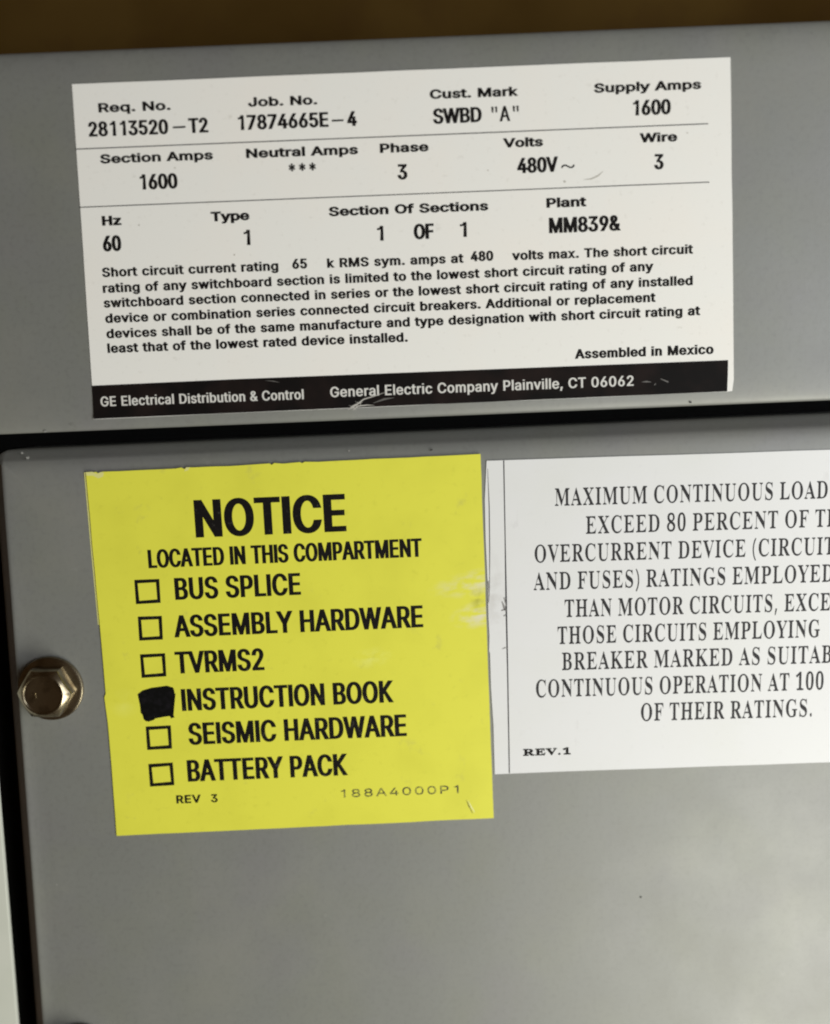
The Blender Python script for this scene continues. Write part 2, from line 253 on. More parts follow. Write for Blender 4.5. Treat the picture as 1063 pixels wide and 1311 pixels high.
'l189/139,-2;119,-1;101,3;86,10;74,20;65,33;58,47;54,65;53,84;53,509;114,509;114,99;114,83;117,71;120,62;126,57;135,53;146,52;160,53;170,54;181,3;162,-1',
'm610/53,0;53,379;112,379;112,295;108,295;114,314;122,331;132,346;144,358;158,368;172,376;187,382;203,385;219,386;239,385;257,380;273,372;287,361;299,347;309,331;316,314;321,295;312,295;318,312;326,329;337,343;350,356;364,366;381,375;398,381;417,385;437,386;453,385;468,383;483,378;497,372;510,364;522,354;532,342;541,328;548,313;553,296;556,276;557,255;557,0;496,0;496,254;494,273;490,289;483,302;473,313;456,323;438,329;419,330;402,329;387,326;374,320;363,312;353,302;345,290;340,277;336,263;335,247;335,0;274,0;274,260;272,280;265,297;253,311;238,322;220,328;199,330;185,329;171,326;158,320;145,312;135,302;126,289;119,274;115,257;114,238;114,0',
'n410/114,227;114,0;53,0;53,379;112,379;112,287;102,287;112,312;124,332;137,349;152,362;169,372;187,379;207,383;227,384;246,383;264,380;280,376;295,369;309,360;321,349;332,336;341,321;348,304;353,285;356,264;357,240;357,0;296,0;296,235;295,256;290,275;283,291;273,304;260,315;246,323;229,328;210,329;192,328;176,324;161,317;147,308;136,297;126,283;119,266;115,248',
'o415/207,-8;182,-7;159,-2;137,6;117,16;98,30;82,46;68,64;56,85;46,108;40,133;36,159;34,187;36,216;40,243;46,268;56,291;68,312;82,330;98,346;117,360;137,371;159,378;182,383;207,384;233,383;256,378;278,371;299,360;317,346;333,330;347,312;359,291;369,268;376,243;380,216;381,187;380,159;376,133;369,108;359,85;347,64;333,46;317,30;299,16;278,6;256,-2;233,-7/207,46;226,48;242,51;257,57;270,66;282,76;292,89;300,102;307,117;312,134;316,151;318,169;319,187;318,206;316,224;312,242;307,258;300,274;292,287;282,300;270,310;257,319;242,325;226,329;207,330;189,329;173,325;158,319;145,310;134,300;124,287;115,274;108,258;103,242;99,224;97,206;96,187;97,169;99,151;103,134;108,117;115,102;124,89;134,76;145,66;158,57;173,51;189,48',
'p424/53,-143;53,379;112,379;112,319;118,319;137,346;147,355;158,364;171,373;188,379;207,383;229,384;252,383;274,378;294,371;313,361;330,347;345,332;359,313;370,293;379,270;385,245;389,218;390,189;389,160;385,133;379,108;370,84;359,64;346,45;330,29;313,16;294,5;274,-2;252,-7;229,-8;208,-7;189,-3;173,4;159,12;147,21;138,31;118,59;114,59;114,-143/220,47;237,48;253,51;267,57;279,66;291,76;301,88;309,101;316,117;321,133;325,151;327,170;328,189;327,209;325,227;321,245;316,261;309,276;301,290;291,301;280,311;267,319;253,325;237,329;220,330;203,329;188,325;174,320;161,312;150,302;140,291;132,278;125,263;120,247;116,229;113,210;113,189;113,169;116,150;120,132;125,115;132,100;140,86;150,75;162,65;174,57;188,51;204,48',
'q424/372,-143;311,-143;311,59;306,59;287,31;277,21;266,12;252,4;236,-3;217,-7;195,-8;172,-7;151,-2;130,5;111,16;94,29;79,45;66,64;55,84;46,108;39,133;35,160;34,189;35,218;39,245;46,270;55,293;66,313;79,332;95,347;112,361;131,371;151,378;173,383;196,384;218,383;237,379;253,373;267,364;278,355;287,346;307,319;313,319;313,379;372,379/205,47;221,48;236,51;250,57;263,65;274,75;284,86;293,100;299,115;305,132;309,150;311,169;312,189;311,210;309,229;305,247;300,263;293,278;284,291;275,302;263,312;251,320;237,325;221,329;205,330;187,329;172,325;157,319;145,311;133,301;124,290;115,276;108,261;103,245;99,227;97,209;96,189;97,170;99,151;103,133;109,117;115,101;124,88;134,76;145,66;158,57;172,51;188,48',
'r259/53,0;53,379;112,379;112,321;115,321;124,339;137,354;152,367;166,375;181,380;196,384;213,385;229,384;243,384;243,322;230,324;207,326;190,324;174,321;159,315;146,306;135,296;126,284;119,269;115,254;114,237;114,0',
's365/182,-8;163,-7;145,-5;128,-2;112,3;98,10;84,18;72,27;62,38;53,50;45,63;40,78;36,94;94,107;101,87;111,72;124,60;141,52;160,47;181,45;200,46;217,50;232,55;244,62;258,74;265,88;268,103;266,115;262,126;254,136;243,144;229,150;212,155;149,170;125,177;104,186;87,196;72,208;61,222;53,237;48,255;47,274;48,290;51,305;57,319;65,332;75,343;87,354;100,363;115,370;131,377;149,381;167,384;187,384;206,384;223,381;239,378;254,372;271,363;286,352;299,339;309,324;318,308;324,290;268,277;262,291;254,304;243,316;228,325;210,331;187,333;166,331;147,326;131,317;119,305;111,292;109,277;110,264;115,253;124,243;136,235;152,229;172,223;229,209;254,202;275,194;292,183;306,171;317,158;325,142;330,125;331,107;330,90;326,75;321,61;312,47;302,35;290,24;276,15;260,6;242,0;223,-5;203,-7',
't227/204,379;204,327;6,327;6,379/65,471;126,471;126,98;127,83;130,70;136,61;144,55;156,51;170,50;185,51;202,54;213,2;192,-3;168,-4;145,-3;125,2;107,10;92,21;80,35;72,52;67,71;65,93',
'u410/182,-5;164,-4;146,-1;130,4;115,11;101,20;89,31;78,44;69,59;62,76;57,95;54,116;53,139;53,379;114,379;114,144;115,123;119,105;127,89;137,75;150,64;164,56;181,52;200,50;218,51;234,55;249,62;263,71;274,83;283,97;290,113;295,132;296,153;296,379;357,379;357,0;298,0;298,92;307,92;297,67;286,47;272,30;257,17;240,7;222,0;203,-4',
'v389/163,0;17,379;84,379;165,155;187,87;206,21;184,21;203,87;224,155;305,379;371,379;226,0',
'w567/138,0;23,379;87,379;133,214;154,137;175,41;165,41;186,135;206,214;252,379;316,379;362,214;382,136;402,41;391,41;413,135;434,214;480,379;545,379;429,0;368,0;319,172;305,225;291,280;277,338;291,338;277,280;263,225;248,172;199,0',
'x379/21,0;171,218;171,171;29,379;100,379;147,306;179,253;207,206;175,206;202,253;233,306;282,379;352,379;209,169;209,214;358,0;287,0;231,85;200,136;173,182;205,182;178,136;148,85;91,0',
'y389/47,-139;61,-86;71,-87;83,-89;94,-90;104,-89;113,-86;122,-81;130,-74;138,-64;145,-51;151,-36;163,-1;17,379;84,379;165,155;187,87;206,21;184,21;202,87;224,155;305,379;371,379;204,-58;196,-77;187,-93;177,-107;165,-119;153,-128;139,-136;125,-141;109,-144;91,-145;65,-143',
'z380/42,0;42,46;254,320;254,323;48,323;48,379;333,379;333,331;126,60;126,56;339,56;339,0',
'0453/227,-7;199,-5;174,1;151,11;130,24;111,41;95,62;80,86;69,113;60,144;53,178;49,214;48,254;49,294;53,330;60,364;69,395;81,422;95,447;112,467;130,484;151,498;174,508;200,514;227,516;254,514;279,508;302,498;323,484;342,467;358,447;372,422;384,395;393,364;400,330;404,294;405,254;404,214;400,178;393,144;384,113;373,86;359,62;342,41;323,24;302,11;279,1;254,-5/227,50;245,51;261,56;276,63;290,74;303,87;313,103;323,122;330,144;336,168;340,194;343,223;344,254;343,285;340,314;336,341;330,365;323,387;313,405;303,422;290,435;276,446;261,453;245,458;227,460;209,458;192,453;177,446;163,435;151,422;140,405;131,387;123,365;117,341;113,314;110,285;109,254;110,223;113,194;117,168;123,144;131,122;140,103;151,87;163,74;177,63;192,56;209,51',
'1453/76,0;76,55;391,55;391,0/276,509;276,0;212,0;212,448;209,448;86,358;86,427;198,509',
'2453/64,0;64,47;234,229;282,282;294,298;303,312;311,327;316,341;319,356;320,371;319,389;315,405;308,419;298,431;287,441;273,449;258,455;241,458;224,460;205,458;188,454;172,447;159,438;148,427;139,413;132,398;128,381;127,362;66,362;67,384;71,405;77,424;86,442;98,459;111,473;126,486;143,496;162,505;182,511;203,514;225,516;247,514;268,511;288,505;306,497;323,486;337,474;350,461;361,445;370,428;376,411;380,392;381,372;380,354;377,336;371,318;365,304;357,290;347,275;336,259;322,241;306,223;288,202;267,180;153,60;153,57;389,57;389,0',
'3453/218,-7;195,-6;173,-3;152,2;133,10;114,19;98,30;83,43;70,57;60,74;52,91;46,111;44,132;109,132;112,115;118,100;126,87;137,76;150,66;165,59;182,54;200,51;219,50;239,51;258,55;275,61;291,69;304,80;315,93;323,108;328,125;329,145;328,163;323,180;316,196;306,211;292,223;275,234;260,240;242,244;223,247;201,248;157,248;157,299;288,448;288,452;70,452;70,509;372,509;372,461;211,278;211,289;239,290;264,288;287,284;308,276;327,265;344,253;359,239;371,222;381,205;387,186;392,166;393,145;392,123;387,103;380,84;370,66;358,50;344,36;327,23;309,12;288,4;266,-2;243,-6',
'4453/40,105;40,158;247,509;311,509;109,166;109,163;413,163;413,105/282,0;282,121;282,146;282,318;343,318;343,0',
'5453/221,-7;199,-6;178,-2;159,3;140,11;123,21;108,32;94,45;83,60;73,76;66,93;62,111;60,130;122,130;125,115;130,102;138,89;148,78;160,68;173,60;188,54;204,51;221,50;241,51;259,56;276,64;291,75;304,89;314,104;322,122;326,141;328,162;327,178;324,193;320,208;314,221;303,237;290,251;275,262;257,270;238,275;218,277;201,276;184,273;167,268;152,262;139,255;128,246;67,253;96,509;366,509;366,452;151,452;134,301;136,301;148,311;162,318;178,325;194,330;212,333;229,334;247,333;263,330;279,326;294,321;308,314;321,306;334,296;345,285;355,273;364,260;372,246;379,231;384,215;388,199;390,181;391,163;390,139;385,117;379,95;369,76;357,57;343,41;327,27;309,15;289,6;268,-1;245,-5',
'6453/226,-7;203,-5;182,-1;161,5;142,15;125,26;109,40;96,56;84,74;75,94;69,115;65,138;64,162;65,180;68,199;73,219;80,239;89,261;102,285;118,311;137,340;252,509;322,509;151,261;145,261;151,270;157,279;165,288;174,295;184,302;196,307;208,311;221,313;235,314;257,313;278,309;298,303;316,295;332,284;346,271;359,257;370,240;378,221;384,201;388,180;389,157;388,134;384,112;377,92;368,73;356,55;343,39;327,26;310,14;291,5;271,-2;249,-6/226,48;245,50;263,55;279,63;293,73;304,86;314,101;322,119;326,137;327,157;326,178;322,196;314,213;304,228;293,241;279,251;263,259;245,264;226,265;207,264;190,259;174,252;160,241;148,229;138,214;131,197;126,179;125,158;126,138;131,119;138,102;148,86;160,73;174,63;190,55;207,50',
'7453/97,0;323,448;323,452;62,452;62,509;391,509;391,449;165,0',
'8453/226,-7;201,-6;178,-2;156,3;136,11;117,21;101,33;86,47;74,62;64,78;57,96;53,115;52,135;53,151;55,166;59,181;65,195;75,212;87,228;101,241;117,252;134,260;153,265;153,267;135,273;119,282;105,293;93,308;83,324;76,342;72,360;70,380;72,399;75,417;82,434;90,450;101,464;114,477;129,488;146,498;164,506;184,511;204,514;226,516;248,514;269,511;288,506;306,498;323,488;337,477;350,464;361,450;370,434;377,417;380,399;382,380;380,361;376,342;369,324;359,308;347,293;333,282;318,273;300,267;300,265;319,260;335,252;351,241;365,228;377,212;387,195;393,181;397,166;400,151;401,135;399,115;395,96;388,78;378,62;366,47;352,33;335,21;317,11;296,3;275,-2;251,-6/226,49;248,50;267,54;285,60;300,69;313,79;323,91;331,106;335,121;337,139;335,157;330,173;322,189;312,202;298,213;283,223;265,230;247,234;226,235;206,234;187,230;169,223;154,213;140,202;130,189;122,173;117,157;115,139;117,121;121,106;129,91;139,79;152,69;167,60;180,55;195,52;210,50/226,290;244,291;260,294;274,300;287,308;298,318;307,330;314,344;318,359;319,376;318,392;314,407;308,420;299,432;288,442;275,449;260,455;244,459;226,460;208,459;192,455;177,449;164,442;153,432;145,420;138,407;134,392;133,376;134,359;138,344;145,330;154,318;165,308;178,300;193,294;209,291',
'9453/226,516;249,514;271,510;291,503;310,494;328,482;343,468;356,452;368,434;377,414;384,393;388,371;389,347;388,328;385,309;380,290;373,270;363,248;350,224;334,197;315,168;200,0;130,0;301,248;307,248;302,238;295,229;287,221;278,214;268,207;257,202;245,198;232,195;218,195;195,196;175,199;155,206;137,214;121,225;106,237;94,252;83,269;74,287;68,307;65,329;64,352;65,375;69,397;75,417;85,436;96,454;110,469;125,483;143,494;162,504;182,510;203,514/226,460;207,459;190,454;174,446;160,435;148,423;138,407;131,390;127,372;125,352;127,331;131,313;138,295;148,280;160,268;174,257;190,250;207,245;226,243;245,245;263,249;279,257;293,267;305,280;314,295;322,312;326,330;327,350;326,371;322,390;314,407;305,422;293,435;279,446;263,454;245,459',
'.188/95,-4;83,-3;73,1;63,9;55,18;51,29;50,41;51,53;55,64;63,73;73,81;83,85;95,87;107,85;118,81;128,73;135,64;140,53;141,41;140,29;135,18;128,9;118,1;107,-3',
',188/38,-119;68,71;137,71;84,-119',
'&448/197,-7;173,-6;150,-2;129,4;110,12;93,22;78,34;65,47;54,62;45,78;39,96;35,114;34,133;36,154;40,173;47,189;58,205;70,220;85,235;140,279;216,335;237,352;243,359;249,367;255,375;259,384;261,394;262,405;260,420;255,434;245,445;233,454;219,459;201,461;189,460;178,457;168,453;159,447;151,440;145,431;141,421;138,411;137,399;138,386;141,375;145,363;169,327;204,284;438,0;364,0;171,231;121,293;111,306;102,319;94,331;87,344;81,361;77,379;75,398;76,415;79,430;84,445;91,458;102,474;117,488;134,499;149,505;165,510;182,513;200,513;218,513;235,510;251,505;266,499;283,488;297,475;308,459;317,442;322,424;324,404;323,389;320,375;315,362;309,349;301,336;291,325;281,314;269,303;256,293;154,217;140,206;128,195;118,185;110,174;103,161;98,146;97,131;98,115;102,101;109,87;118,76;130,66;143,57;158,51;175,48;193,46;213,48;232,52;251,59;265,66;278,75;290,84;301,95;312,108;321,121;329,136;336,151;342,168;346,186;348,205;349,224;408,224;407,201;405,180;401,161;397,144;389,124;380,107;371,92;345,62;333,47;320,34;305,23;289,14;271,7;252,1;234,-3;215,-6',
'"321/78,318;70,509;136,509;128,318/193,318;185,509;250,509;243,318',
'~453/52,150;53,170;55,188;60,204;66,218;76,233;89,246;103,255;119,261;135,265;151,266;168,265;183,262;197,256;212,247;228,235;246,221;275,198;286,193;299,192;312,194;323,199;332,207;339,219;343,234;344,253;400,253;400,233;397,215;393,199;386,185;376,170;364,157;349,148;334,142;318,138;301,137;284,138;269,141;254,148;239,156;224,168;207,182;177,204;166,209;154,210;141,209;130,204;121,196;114,185;109,169;108,150',
'*453/201,223;206,331;114,272;89,315;186,365;89,415;114,459;206,400;201,509;250,509;246,400;337,459;362,415;266,365;362,315;337,272;246,331;250,223',
'-453/337,244;337,188;114,188;114,244',
' 188',
]
SERIF_ROWS = [
'A436/-9,0;-9,18;4,19;14,24;24,30;32,41;41,55;49,75;206,466;224,465;384,87;394,65;403,47;411,34;420,25;430,20;443,18;443,0;229,0;229,18;253,20;270,25;280,34;283,46;282,54;279,66;273,81;253,132;103,132;79,71;76,59;75,48;80,32;96,21;124,18;128,18;128,0/113,161;242,161;177,319',
'B442/16,0;16,17;36,20;52,25;62,32;69,44;73,60;75,82;75,369;74,386;72,401;69,412;65,421;59,428;51,433;41,436;30,438;15,439;15,455;220,455;297,449;352,429;385,396;396,351;389,313;369,283;335,261;287,247;344,231;385,206;410,173;418,132;415,102;407,76;392,54;371,35;345,19;314,9;278,2;238,0/182,252;188,252;213,253;234,257;251,263;263,272;273,285;279,301;283,321;285,345;284,367;281,385;276,400;269,412;257,424;239,431;216,434;203,433;193,430;188,425;185,417;183,406;182,391/222,24;242,26;259,30;273,38;283,49;291,63;296,81;300,103;301,128;299,154;295,176;287,194;277,208;263,218;245,225;223,230;197,231;182,231;182,65;183,51;186,41;190,33;198,28;208,25',
'C468/257,-11;224,-9;193,-3;164,6;137,20;113,37;91,56;72,79;56,104;43,132;34,162;28,194;26,228;28,262;34,294;43,323;56,351;72,376;92,399;114,418;139,435;166,448;195,458;226,464;259,465;283,464;309,459;337,451;367,440;377,436;388,435;402,439;413,449;419,465;437,465;437,308;420,308;407,338;392,364;375,387;356,407;335,423;313,434;290,441;265,443;212,430;174,389;151,321;144,226;152,138;177,74;219,36;278,24;298,25;318,29;338,35;358,45;377,56;395,71;412,87;428,106;447,89;409,45;365,14;314,-5',
'D496/20,0;20,17;39,19;53,23;63,30;69,39;73,54;74,75;74,374;72,397;68,415;61,426;50,433;35,437;15,439;15,455;222,455;278,452;328,441;370,422;405,396;433,364;452,325;464,279;468,228;453,128;408,57;333,14;228,0/222,24;253,27;279,37;302,53;319,75;333,104;343,139;349,181;351,229;343,318;319,382;279,420;223,433;208,432;197,429;190,423;185,415;183,402;182,385;182,72;183,55;185,42;190,34;197,29;208,25',
'E442/14,0;14,17;35,18;51,22;62,30;70,41;74,57;75,78;75,369;74,394;69,413;62,425;51,433;36,437;16,439;16,455;399,455;399,320;383,320;378,349;369,373;356,392;340,406;320,417;295,424;266,429;232,430;200,428;191,424;186,417;184,410;183,400;183,388;183,246;193,246;214,247;232,252;247,259;259,269;269,282;277,300;283,321;288,345;304,345;304,118;287,118;285,137;282,154;278,169;273,181;264,195;254,206;241,213;225,218;207,221;185,222;183,222;183,67;184,53;187,42;192,35;201,31;213,28;230,28;254,28;276,30;295,34;313,39;330,45;345,53;358,63;371,75;382,89;393,105;402,123;411,143;430,143;402,0',
'F404/15,0;15,17;36,20;52,26;62,34;69,45;73,62;75,84;75,375;73,396;69,412;61,423;50,430;35,435;14,439;14,455;394,455;394,320;377,320;374,339;369,357;362,372;355,385;343,400;328,412;310,420;294,425;275,428;254,430;230,431;200,429;191,427;186,421;183,412;182,398;182,247;190,247;211,249;229,253;244,260;256,270;266,284;274,301;280,322;284,347;302,347;302,118;285,118;280,146;274,168;266,187;257,200;244,211;229,218;210,222;189,224;182,224;182,81;183,66;185,53;188,43;193,34;200,28;210,24;222,20;238,18;257,17;257,0',
'G508/268,-10;233,-8;200,-3;170,7;141,19;116,36;93,55;74,77;57,103;44,131;35,161;29,194;28,229;29,263;35,295;44,324;57,352;74,377;93,399;115,419;139,435;166,448;195,458;225,464;257,465;284,464;311,459;340,451;369,441;388,436;398,438;406,443;419,465;437,465;437,308;420,308;412,327;403,346;393,363;382,379;370,393;357,406;343,417;329,426;314,434;299,439;283,442;267,443;214,430;176,389;153,322;146,228;148,178;154,135;165,98;180,67;199,44;221,26;246,16;275,13;298,14;316,19;328,27;336,39;341,53;343,71;343,128;341,146;337,161;329,170;317,176;299,180;275,182;275,198;500,198;500,182;481,180;466,177;457,171;451,161;447,147;446,128;446,29;402,12;357,0;313,-8',
'H523/15,0;15,17;36,20;52,24;62,32;69,43;73,59;75,81;75,379;73,398;69,413;62,424;51,431;36,436;16,439;16,455;242,455;242,439;227,437;214,435;204,432;193,425;187,415;184,406;183,394;182,379;182,251;342,251;342,379;341,394;340,406;337,415;331,425;320,432;310,435;298,437;282,439;282,455;507,455;507,439;486,436;471,431;461,424;454,414;451,399;449,379;449,81;451,60;455,44;461,33;471,25;487,20;507,17;507,0;282,0;282,17;303,20;318,24;329,31;336,41;340,58;342,81;342,221;182,221;182,81;183,59;187,43;194,32;205,24;221,20;242,17;242,0',
'I260/13,0;13,17;34,21;50,26;61,32;69,42;74,56;75,75;75,387;74,405;70,419;63,427;52,433;36,437;13,439;13,455;244,455;244,439;223,437;207,433;196,427;188,419;184,405;183,387;183,77;183,64;185,53;187,44;192,37;198,31;206,26;216,23;230,20;246,17;246,0',
'K510/16,0;16,17;37,20;53,24;63,32;70,43;74,59;75,81;75,379;74,398;70,413;63,424;52,432;37,436;17,439;17,455;242,455;242,439;227,437;215,435;205,432;194,425;187,415;185,406;183,394;183,379;183,234;321,373;336,391;345,406;349,418;345,427;334,434;316,437;291,439;291,455;486,455;486,439;477,439;447,434;415,419;381,395;345,361;271,285;463,46;471,37;479,30;487,25;496,21;506,19;519,17;519,0;281,0;281,17;306,18;322,21;331,27;334,34;332,42;326,53;316,66;199,214;183,198;183,81;184,59;188,43;195,32;205,24;221,20;242,17;242,0',
'L426/15,0;15,17;36,20;52,24;62,32;69,43;73,59;75,81;75,379;73,399;69,414;62,425;51,432;36,436;16,439;16,455;250,455;250,439;233,438;219,436;208,434;199,430;193,424;188,416;185,407;183,394;182,379;182,83;185,47;191,37;200,31;208,29;220,28;234,28;257,28;278,31;297,34;315,40;330,47;345,56;358,67;370,80;381,95;391,112;400,132;409,154;427,154;402,0',
'M634/14,0;14,17;34,20;50,24;61,32;69,43;74,58;75,79;75,382;75,396;73,407;71,416;64,426;53,432;43,435;30,437;15,439;15,455;185,455;317,142;449,455;617,455;617,439;598,436;583,430;573,423;566,412;561,397;560,378;560,85;561,68;562,54;565,43;569,34;574,28;582,23;591,20;602,18;617,17;617,0;396,0;396,17;410,19;423,22;433,25;440,29;446,36;450,44;453,54;454,68;455,83;455,399;288,0;270,0;105,389;105,80;107,57;112,41;120,30;131,23;148,19;169,17;169,0',
'N494/403,-11;107,350;107,79;108,57;112,42;119,31;129,24;145,20;167,17;167,0;18,0;18,17;33,18;45,20;54,23;65,30;71,41;74,51;75,64;76,79;76,388;56,412;43,427;36,433;18,439;18,455;156,455;391,169;391,377;390,392;389,404;386,414;379,425;369,431;359,435;346,437;331,439;331,455;480,455;480,439;459,436;443,432;433,425;427,414;423,398;422,377;422,-11',
'O525/261,-11;236,-10;213,-6;190,-1;169,7;148,17;129,29;111,43;94,58;79,75;66,93;55,113;45,134;37,156;32,179;29,203;28,228;29,252;32,276;37,299;45,321;55,342;66,362;79,380;95,397;112,413;130,426;149,438;170,448;192,456;216,462;240,465;265,466;290,465;313,462;336,456;357,448;378,439;397,427;415,414;431,399;446,382;459,364;471,344;481,323;488,301;494,277;497,253;498,228;497,203;494,179;488,156;481,134;471,113;459,93;446,75;430,58;414,43;395,29;376,17;355,7;333,-1;310,-6;286,-10/265,12;315,26;351,66;372,133;379,228;377,278;371,321;362,358;348,389;330,412;310,430;286,440;260,443;210,430;174,389;152,322;145,228;147,178;153,135;163,98;177,67;195,43;215,26;238,16',
'P418/15,0;15,17;36,20;52,24;62,32;69,43;73,59;75,81;75,379;73,398;69,413;62,424;51,431;36,436;16,439;16,455;214,455;253,454;287,452;315,447;336,440;352,432;366,422;379,411;390,398;398,383;404,367;408,350;409,332;406,305;398,280;385,259;367,240;343,225;314,214;281,208;242,206;182,206;182,81;183,59;187,43;194,32;205,24;221,20;242,17;242,0/182,230;201,230;225,231;244,235;260,243;272,253;281,266;287,283;291,304;292,329;291,354;288,375;283,392;275,406;265,417;252,425;236,430;216,431;204,430;195,428;189,424;185,418;183,409;182,398',
'R473/15,0;15,17;36,20;52,24;62,32;69,43;73,59;75,81;75,379;73,398;69,413;62,424;51,431;36,436;16,439;16,455;217,455;264,453;305,448;339,439;367,426;389,409;405,388;414,363;417,334;411,296;392,265;360,241;315,224;432,50;452,26;459,21;468,18;478,17;480,17;480,0;338,0;201,212;182,212;182,81;183,59;187,43;194,32;205,24;221,20;242,17;242,0/182,234;203,234;228,235;249,240;266,248;280,258;290,272;298,290;302,311;304,336;299,378;284,407;259,425;224,431;209,430;197,427;190,422;185,414;183,402;182,385',
'S390/43,-11;43,158;62,158;72,124;83,94;96,70;111,50;129,34;149,24;172,17;197,15;215,16;231,20;245,27;257,36;269,51;276,69;279,89;275,110;265,129;248,146;225,160;163,191;135,205;112,221;92,236;77,253;65,270;56,289;51,309;50,332;51,352;54,370;60,387;67,403;77,417;88,429;101,440;115,449;131,457;148,462;166,465;185,466;229,461;282,448;291,446;300,445;310,447;317,454;320,466;339,466;339,319;322,319;317,337;310,354;303,370;293,385;283,398;272,410;261,420;248,429;231,438;213,443;194,445;173,443;155,437;140,426;128,413;122,398;120,380;121,364;127,349;137,336;147,328;159,319;173,311;189,303;253,273;273,263;290,253;305,243;317,233;331,219;342,204;350,188;355,171;358,153;359,133;358,112;354,93;348,75;339,58;328,43;314,29;298,18;281,8;261,0;240,-6;217,-9;192,-10;158,-8;126,1;98,9;85,12;75,11;69,7;61,-11',
'T423/92,0;92,17;114,19;130,23;142,31;150,42;154,59;156,81;156,433;149,433;124,431;102,426;82,416;65,403;51,387;41,367;33,344;29,318;11,318;11,455;410,455;410,317;394,317;381,368;357,404;319,426;269,433;263,433;263,81;265,58;269,41;276,30;288,23;305,19;328,17;328,0',
'U492/248,-13;205,-10;168,-2;138,10;114,29;96,52;83,81;76,115;73,155;73,379;72,398;68,413;61,424;50,431;35,436;15,439;15,455;240,455;240,439;225,437;213,435;202,432;192,425;185,415;183,406;181,394;181,379;181,140;182,112;186,88;193,68;203,51;216,39;232,29;252,24;275,22;326,31;363,56;385,99;392,159;392,378;391,398;387,413;379,423;368,431;351,436;328,439;328,455;474,455;474,439;456,435;442,429;433,421;427,411;424,396;422,378;422,181;420,133;412,92;398,58;380,32;356,13;325,-2;290,-10',
'V428/212,-13;44,381;37,396;30,409;22,420;14,429;1,435;-14,439;-14,455;211,455;211,439;192,438;177,436;166,432;159,427;154,419;152,410;153,402;156,391;161,378;259,143;348,377;352,389;354,400;355,409;353,419;349,427;342,432;331,435;317,438;299,439;299,455;442,455;442,439;429,437;418,434;408,427;400,418;391,403;382,383;230,-13',
'X471/11,0;11,17;33,21;53,30;72,45;90,66;193,208;78,386;67,402;57,415;47,425;38,433;27,437;16,439;14,439;14,455;244,455;244,439;229,439;207,436;194,428;190,415;191,408;195,399;201,388;265,289;322,373;331,389;337,403;339,414;334,427;319,435;293,439;293,455;458,455;458,439;455,439;436,437;418,432;403,423;391,414;380,403;368,389;357,373;281,265;413,57;436,28;444,22;452,19;461,17;464,17;464,0;238,0;238,17;243,17;269,20;285,28;290,41;288,51;283,64;275,79;210,183;138,81;130,68;126,56;124,45;130,30;146,21;174,17;174,0',
'Y426/101,0;101,17;122,20;138,24;148,32;155,43;159,59;161,81;161,179;46,387;35,406;24,421;14,429;1,435;-13,438;-13,455;207,455;207,438;195,438;184,437;175,435;167,432;158,425;156,416;157,409;159,401;164,392;248,226;333,366;342,382;347,396;349,408;343,424;326,435;298,438;295,438;295,455;439,455;439,438;428,435;418,431;409,424;400,416;392,405;383,392;268,203;268,81;269,59;273,43;280,32;291,24;307,20;328,17;328,0',
'J330/109,-65;88,-64;69,-60;51,-54;36,-45;22,-35;11,-22;3,-8;-2,7;-3,23;-2,38;3,50;11,61;21,68;32,73;44,75;58,73;69,69;79,62;87,52;91,41;93,28;92,18;89,8;85,-1;77,-19;80,-31;89,-38;105,-40;120,-39;131,-33;139,-25;144,-13;147,3;148,21;148,367;147,384;145,398;142,409;138,418;131,425;122,430;111,434;97,437;79,439;79,455;314,455;314,439;299,437;287,434;277,431;269,426;263,419;260,411;257,399;256,385;255,367;255,89;246,21;219,-27;173,-56',
'Q525/378,-116;315,-108;262,-87;219,-51;187,-1;163,9;141,21;120,34;101,50;85,67;70,86;57,107;47,129;38,152;32,176;29,202;28,228;29,252;32,276;37,299;45,321;55,342;66,362;79,380;95,397;112,413;130,426;149,438;170,448;192,456;216,462;240,465;265,466;290,465;313,462;336,456;357,448;378,439;397,427;415,414;431,399;446,382;459,364;471,344;481,323;488,301;494,277;497,253;498,228;496,188;487,152;473,117;454,86;430,57;401,34;368,15;330,0;352,-35;378,-60;409,-76;445,-81;459,-80;475,-77;492,-73;495,-92;465,-102;435,-110;406,-114/265,12;316,26;351,66;373,133;380,228;378,278;372,321;362,358;348,389;330,412;310,430;286,440;260,443;210,430;174,389;152,322;145,228;147,178;153,135;163,98;178,67;195,43;216,26;239,16',
'W611/171,-11;32,393;27,407;21,419;15,427;8,433;-2,437;-15,439;-15,455;181,455;181,439;168,438;157,435;150,432;143,423;140,410;141,400;144,387;148,373;223,153;301,353;286,399;281,413;274,423;267,429;258,434;245,437;229,439;229,455;439,455;439,439;413,436;398,427;393,412;399,386;474,166;541,369;545,384;548,397;549,406;547,417;544,425;538,430;529,434;518,437;503,439;503,455;624,455;624,439;612,435;602,429;594,421;588,410;581,396;575,379;446,-11;428,-11;316,309;190,-11',
'Z442/20,0;20,11;276,430;214,430;193,429;174,427;157,424;141,420;123,412;108,401;94,386;85,372;76,356;68,338;61,316;44,316;57,455;406,455;406,443;153,29;239,29;272,31;302,37;327,47;349,61;368,80;384,103;397,131;407,164;424,164;407,0',
